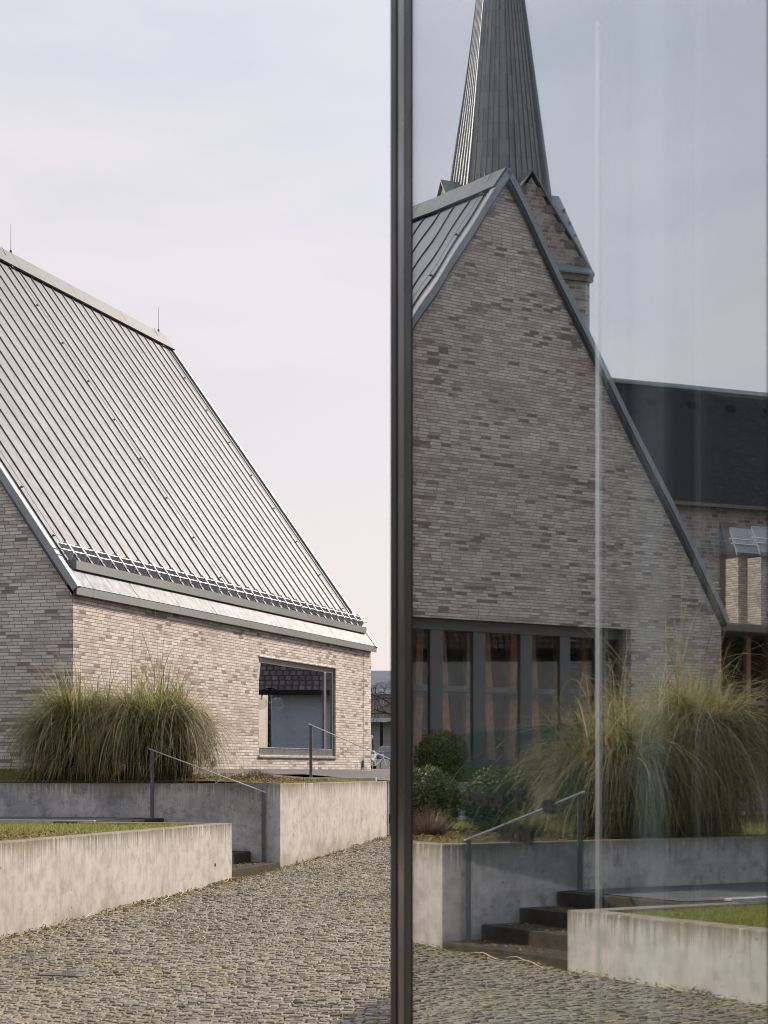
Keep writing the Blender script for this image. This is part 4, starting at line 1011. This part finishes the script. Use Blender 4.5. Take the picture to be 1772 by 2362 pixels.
def car(name, X, Y, z, head, paint, label, cat, van=False):
    F = Fr((X, Y), head); r_ = thing(name, (X, Y, z), label, cat)
    if van: prof = [(-2.5, .35), (-2.55, .9), (-2.42, 1.95), (-2.2, 2.05), (1.1, 2.02), (1.9, 1.25), (2.55, 1.0), (2.6, .4)]; hw = .95
    else: prof = [(-2.05, .32), (-2.1, .75), (-1.95, 1.0), (-1.75, 1.03), (-1.3, 1.40), (-.6, 1.46), (.3, 1.42), (1.05, 1.0), (1.95, .85), (2.1, .6), (2.1, .32)]; hw = .86
    ring = lambda side, ins=0: [F(s_, side*(hw-(.14 if h_ > 1.05 else 0)), z+h_) for s_, h_ in prof]
    A, B = ring(1), ring(-1); n = len(prof)
    b = MB(); b.mesh(A+B, [tuple(range(n)), tuple(range(n, 2*n))[::-1]]+[(i, n+i, n+(i+1) % n, (i+1) % n) for i in range(n)])
    bo = b.build('body', paint, r_, bevel=.05, seg=3)
    b = MB()
    if van: qs = [[(-2.49, 1.15), (-2.43, 1.85)]]
    else: qs = [[(-1.80, 1.05), (-1.34, 1.37)]]
    (s_a, h_a), (s_b, h_b) = qs[0]
    wd = hw-.2; e = -.025
    b.hexa([F(s_a+e, -wd, z+h_a+.01), F(s_a+e, wd, z+h_a+.01), F(s_a+.1, wd, z+h_a), F(s_a+.1, -wd, z+h_a), F(s_b+e, -wd+.06, z+h_b+.01), F(s_b+e, wd-.06, z+h_b+.01), F(s_b+.1, wd-.06, z+h_b), F(s_b+.1, -wd+.06, z+h_b)])
    b.build('rear_window', M['car_glass'], r_)
    for sg in (-1, 1):
        b = MB()
        if van: b.hexa([F(.3, sg*.93, z+1.2), F(1.3, sg*.93, z+1.2), F(1.3, sg*.80, z+1.2), F(.3, sg*.80, z+1.2), F(.3, sg*.83, z+1.85), F(1.0, sg*.83, z+1.85), F(1.0, sg*.7, z+1.85), F(.3, sg*.7, z+1.85)])
        else: b.hexa([F(-1.45, sg*.80, z+1.04), F(.8, sg*.80, z+1.04), F(.8, sg*.6, z+1.04), F(-1.45, sg*.6, z+1.04), F(-1.1, sg*.735, z+1.36), F(.25, sg*.735, z+1.36), F(.25, sg*.6, z+1.36), F(-1.1, sg*.6, z+1.36)])
        b.build('side_window', M['car_glass'], r_)
        b = MB(); zz_ = z+.78
        b.box(F, -2.13 if not van else -2.57, -2.0 if not van else -2.45, sg*hw*.72, sg*hw*.97, zz_-.02, zz_+(.16 if not van else .5)); b.build('tail_light', M['red_lens'], r_, bevel=.02)
        for s_ in (-1.3, 1.3) if not van else (-1.6, 1.7):
            b = MB(); b.tube([F(s_, sg*(hw-.2), z+.31), F(s_, sg*(hw+.01), z+.31)], .31, 20); wh = b.build('wheel', M['rubber'], r_)
            b = MB(); b.tube([F(s_, sg*(hw-.05), z+.31), F(s_, sg*(hw+.02), z+.31)], .19, 14); b.build('rim', M['silver_paint'], wh)
    b = MB(); b.box(F, -2.16 if not van else -2.62, -2.02, -hw*.95, hw*.95, z+.34, z+.58); b.build('bumper', M['gasket'], r_, bevel=.04)
    return r_
car('parked_car', .62, 108, -.08, R(8), M['grey_paint'], 'dark hatchback parked beyond the brick building, seen from behind', 'car')
car('parked_van', -1.5, 104, -.08, R(4), M['silver_paint'], 'silver van mostly hidden by the brick building corner', 'van', True)
car('parked_car', 11.35, 55.4, -.1, R(60), M['white_paint'], 'white car parked across the street beside the tiled house', 'car')
b = MB(); b.box(CF, 95, 95.6, -1.6, .4, -.3, .54); b.build('concrete_bench', M['kerb'], None, 'low pale concrete block beyond the brick building corner', 'bench', bevel=.02)
# bicycle leaning by the corner
bk = thing('bicycle', (-.35, 93, -.09), 'white framed bicycle standing past the brick building corner', 'bicycle')
BK = Fr((-.35, 93), R(62)); zb_ = -.09
for s_ in (-.5, .5):
    b = MB(); c = [BK(s_+.32*math.cos(a), 0, zb_+.34+.32*math.sin(a)) for a in [2*math.pi*i/24 for i in range(25)]]; b.tube(c, .018, 8); wh = b.build('wheel', M['rubber'], bk)
    b = MB()
    for i in range(12): a = 2*math.pi*i/12; b.tube([BK(s_, 0, zb_+.34), BK(s_+.3*math.cos(a), 0, zb_+.34+.3*math.sin(a))], .002, 4)
    b.build('spokes', M['bright_steel'], wh)
b = MB(); J = dict(r=(-.5, .34), bb=(-.08, .30), st=(-.2, .82), hd=(.34, .86), hl=(.38, .70), f=(.5, .34))
for x, y in (('r', 'bb'), ('r', 'st'), ('bb', 'st'), ('bb', 'hl'), ('st', 'hd'), ('hd', 'hl'), ('hl', 'f')): b.tube([BK(J[x][0], 0, zb_+J[x][1]), BK(J[y][0], 0, zb_+J[y][1])], .02, 8)
b.build('frame', M['white_paint'], bk)
b = MB(); b.tube([BK(.34, 0, zb_+.86), BK(.32, 0, zb_+1.0)], .014, 8); b.tube([BK(.25, -.28, zb_+1.0), BK(.34, 0, zb_+1.02), BK(.25, .28, zb_+1.0)], .013, 8); b.build('handlebar', M['bright_steel'], bk)
b = MB(); b.hexa([BK(-.34, -.09, zb_+.9), BK(-.05, -.03, zb_+.9), BK(-.05, .03, zb_+.9), BK(-.34, .09, zb_+.9), BK(-.34, -.07, zb_+.96), BK(-.05, -.02, zb_+.95), BK(-.05, .02, zb_+.95), BK(-.34, .07, zb_+.96)]); b.tube([BK(-.2, 0, zb_+.8), BK(-.21, 0, zb_+.91)], .014, 8)
b.build('saddle', M['gasket'], bk, bevel=.01)

def bare_tree(x, y, z, h, seed, label, spread=1., droop=0.):
    rt = random.Random(seed); root = thing('bare_tree', (x, y, z), label, 'tree'); tr = MB(); cr = MB()
    def grow(p, d, ln, r, lev, b):
        pts = [p]; q = p.copy(); v = d.copy()
        for i in range(4):
            v = (v+Vector((rt.gauss(0, .12), rt.gauss(0, .12), rt.gauss(0, .08)+(.05 if lev < 2 else -droop)))).normalized(); q = q+v*ln/4; pts.append(q.copy())
        b.tube(pts, r, 6 if lev < 3 else 4, r*.55)
        if lev >= 5: return
        for i in range(rt.choice((3, 4)) if lev < 4 else 4):
            f = rt.uniform(.35, 1.); k = min(3, int(f*4)); pp = pts[k]+(pts[k+1]-pts[k])*(f*4-k)
            a = Vector((rt.gauss(0, 1)*spread, rt.gauss(0, 1)*spread, rt.gauss(0, .5))).normalized()
            grow(pp, (v*.75+a*.8).normalized(), ln*rt.uniform(.55, .8), r*.55, lev+1, cr)
    grow(Vector((x, y, z)), Vector((0, 0, 1)), h*.34, h*.022, 0, tr)
    tr.build('trunk', M['bark'], root); cr.build('crown', M['bark'], root)
bare_tree(1.1, 98, -.1, 9.5, 51, 'leafless tree with fine arching twigs in front of the grey house', 1.3, .05)
bare_tree(*SF(-7.5, 12.6, -.8), 5.2, 53, 'small leafless tree before the passage, seen in the glass', 1.2, .0)

# houses across the street (one throws the shade on the near cobbles, one shows in the window)
SH = Fr(SF(0, -9.05, 0).xy, .2494)
house('house', SH, -12.0, 12, -9, 0, -2.0, 2.32, 6.2, M['plaster'], M['roof_tile'], 'house across the street whose eaves shade the near cobbles')
house('house', Fr((-30, 20), R(-35)), -12, 14, 0, 10, -2.2, 4.2, 9.5, M['greyplaster'], M['roof_tile'], 'tiled house on the far left that the glazed gable faces')
T0 = Vector((8.98, 55.98)); RH = Fr(T0, math.atan2(-.82, .57))
house('house', RH, 0, 7.5, -9, 0, -.3, 2.75, 6.6, M['plaster'], M['roof_tile'], 'white house with a clay tile roof mirrored in the large window')
lp = thing('street_lamp', (6.05, 52.3, -.3), 'twin globe street lamp mirrored in the large window', 'street lamp')
b = MB(); b.tube([(6.05, 52.3, -.3), (6.05, 52.3, .6), (6.05, 52.3, 2.45)], .07, 10, .045); b.tube([(5.85, 52.45, 2.1), (5.9, 52.41, 2.4), (6.05, 52.3, 2.45), (6.2, 52.19, 2.4), (6.25, 52.15, 2.1)], .022, 8); b.build('pole', M['gasket'], lp)
for (x, y) in ((5.85, 52.45), (6.25, 52.15)):
    b = MB(); b.ball((x, y, 1.98), .185, 16, 10); b.build('globe', M['globe'], lp)

# ------------------------------------------------------------------ light, sky, camera
SUN_H, SUN_E = R(44), R(30)
w_ = bpy.data.worlds.new('World'); scn.world = w_; w_.use_nodes = True
nt_ = w_.node_tree; nt_.nodes.clear(); N_ = nt_.nodes.new; LK = nt_.links.new
out = N_('ShaderNodeOutputWorld'); bg = N_('ShaderNodeBackground'); sky = N_('ShaderNodeTexSky')
sky.sky_type = 'NISHITA'; sky.sun_disc = False; sky.sun_elevation = SUN_E; sky.sun_rotation = SUN_H
sky.air_density = 1.0; sky.dust_density = 2.5; sky.ozone_density = 1.0; sky.altitude = 100
tc = N_('ShaderNodeTexCoord'); mp = N_('ShaderNodeMapping'); mp.inputs['Scale'].default_value = (1.6, 1.1, 5.5); mp.inputs['Rotation'].default_value = (.15, .1, .5)
LK(tc.outputs['Generated'], mp.inputs[0])
nz = N_('ShaderNodeTexNoise'); nz.inputs['Scale'].default_value = 1.3; nz.inputs['Detail'].default_value = 7; nz.inputs['Roughness'].default_value = .55; nz.inputs['Distortion'].default_value = .5
LK(mp.outputs[0], nz.inputs['Vector'])
cr_ = N_('ShaderNodeValToRGB'); cr_.color_ramp.elements[0].position = .40; cr_.color_ramp.elements[0].color = (.64,)*3+(1,); cr_.color_ramp.elements[1].position = .62; cr_.color_ramp.elements[1].color = (.95,)*3+(1,)
LK(nz.outputs[0], cr_.inputs[0])
mx = N_('ShaderNodeMixRGB'); LK(cr_.outputs[0], mx.inputs[0]); LK(sky.outputs[0], mx.inputs[1]); 
vr_ = N_('ShaderNodeValToRGB'); ve = vr_.color_ramp.elements; ve[0].position = .0; ve[0].color = (.70, .635, .615, 1); ve[1].position = .85; ve[1].color = (.56, .60, .72, 1)
sp2 = N_('ShaderNodeSeparateXYZ'); LK(tc.outputs['Generated'], sp2.inputs[0]); LK(sp2.outputs[2], vr_.inputs[0])
vm_ = N_('ShaderNodeMixRGB'); vm_.blend_type = 'MULTIPLY'; vm_.inputs[0].default_value = 1.; vm_.inputs[2].default_value = (10., 10., 10., 1); LK(vr_.outputs[0], vm_.inputs[1]); LK(vm_.outputs[0], mx.inputs[2])
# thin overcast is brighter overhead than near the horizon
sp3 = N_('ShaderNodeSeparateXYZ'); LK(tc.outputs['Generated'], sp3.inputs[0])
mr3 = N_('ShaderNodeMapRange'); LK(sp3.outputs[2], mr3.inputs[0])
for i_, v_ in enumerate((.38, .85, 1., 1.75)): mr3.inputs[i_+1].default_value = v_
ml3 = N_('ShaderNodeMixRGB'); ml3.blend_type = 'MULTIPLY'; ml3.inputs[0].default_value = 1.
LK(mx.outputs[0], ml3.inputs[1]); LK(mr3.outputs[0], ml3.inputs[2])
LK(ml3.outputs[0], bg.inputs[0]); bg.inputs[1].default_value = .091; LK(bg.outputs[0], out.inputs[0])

sl = bpy.data.lights.new('sun', 'SUN'); sl.energy = 4.4; sl.angle = R(.6); sl.color = (1., .86, .70)
so_ = bpy.data.objects.new('sun', sl); col.objects.link(so_)
dirv = Vector((math.sin(SUN_H)*math.cos(SUN_E), math.cos(SUN_H)*math.cos(SUN_E), math.sin(SUN_E)))
so_.rotation_euler = dirv.to_track_quat('Z', 'Y').to_euler(); so_.location = dirv*60

cd = bpy.data.cameras.new('camera'); co = bpy.data.objects.new('camera', cd); col.objects.link(co)
co.location = (0, 0, 0); co.rotation_euler = (R(90), 0, 0)
cd.sensor_fit = 'VERTICAL'; cd.sensor_height = 36; cd.sensor_width = 27; cd.lens = 36*FPX/2362
cd.shift_y = (V0-1181)/2362; cd.clip_start = .05; cd.clip_end = 5000
cd.dof.use_dof = True; cd.dof.focus_distance = 30; cd.dof.aperture_fstop = 6.3
scn.camera = co
scn.view_settings.view_transform = 'Standard'; scn.view_settings.look = 'None'; scn.view_settings.exposure = .52; scn.view_settings.gamma = 1
scn.view_settings.use_curve_mapping = False
cy = scn.cycles
cy.max_bounces = 14; cy.glossy_bounces = 8; cy.transparent_max_bounces = 24; cy.diffuse_bounces = 3; cy.transmission_bounces = 6
cy.caustics_reflective = False; cy.caustics_refractive = False; cy.sample_clamp_indirect = 4.
cy.use_denoising = True; cy.denoising_prefilter = 'ACCURATE'; cy.filter_width = 1.1
try: cy.denoiser = 'OPENIMAGEDENOISE'; cy.denoising_input_passes = 'RGB_ALBEDO_NORMAL'
except Exception: pass
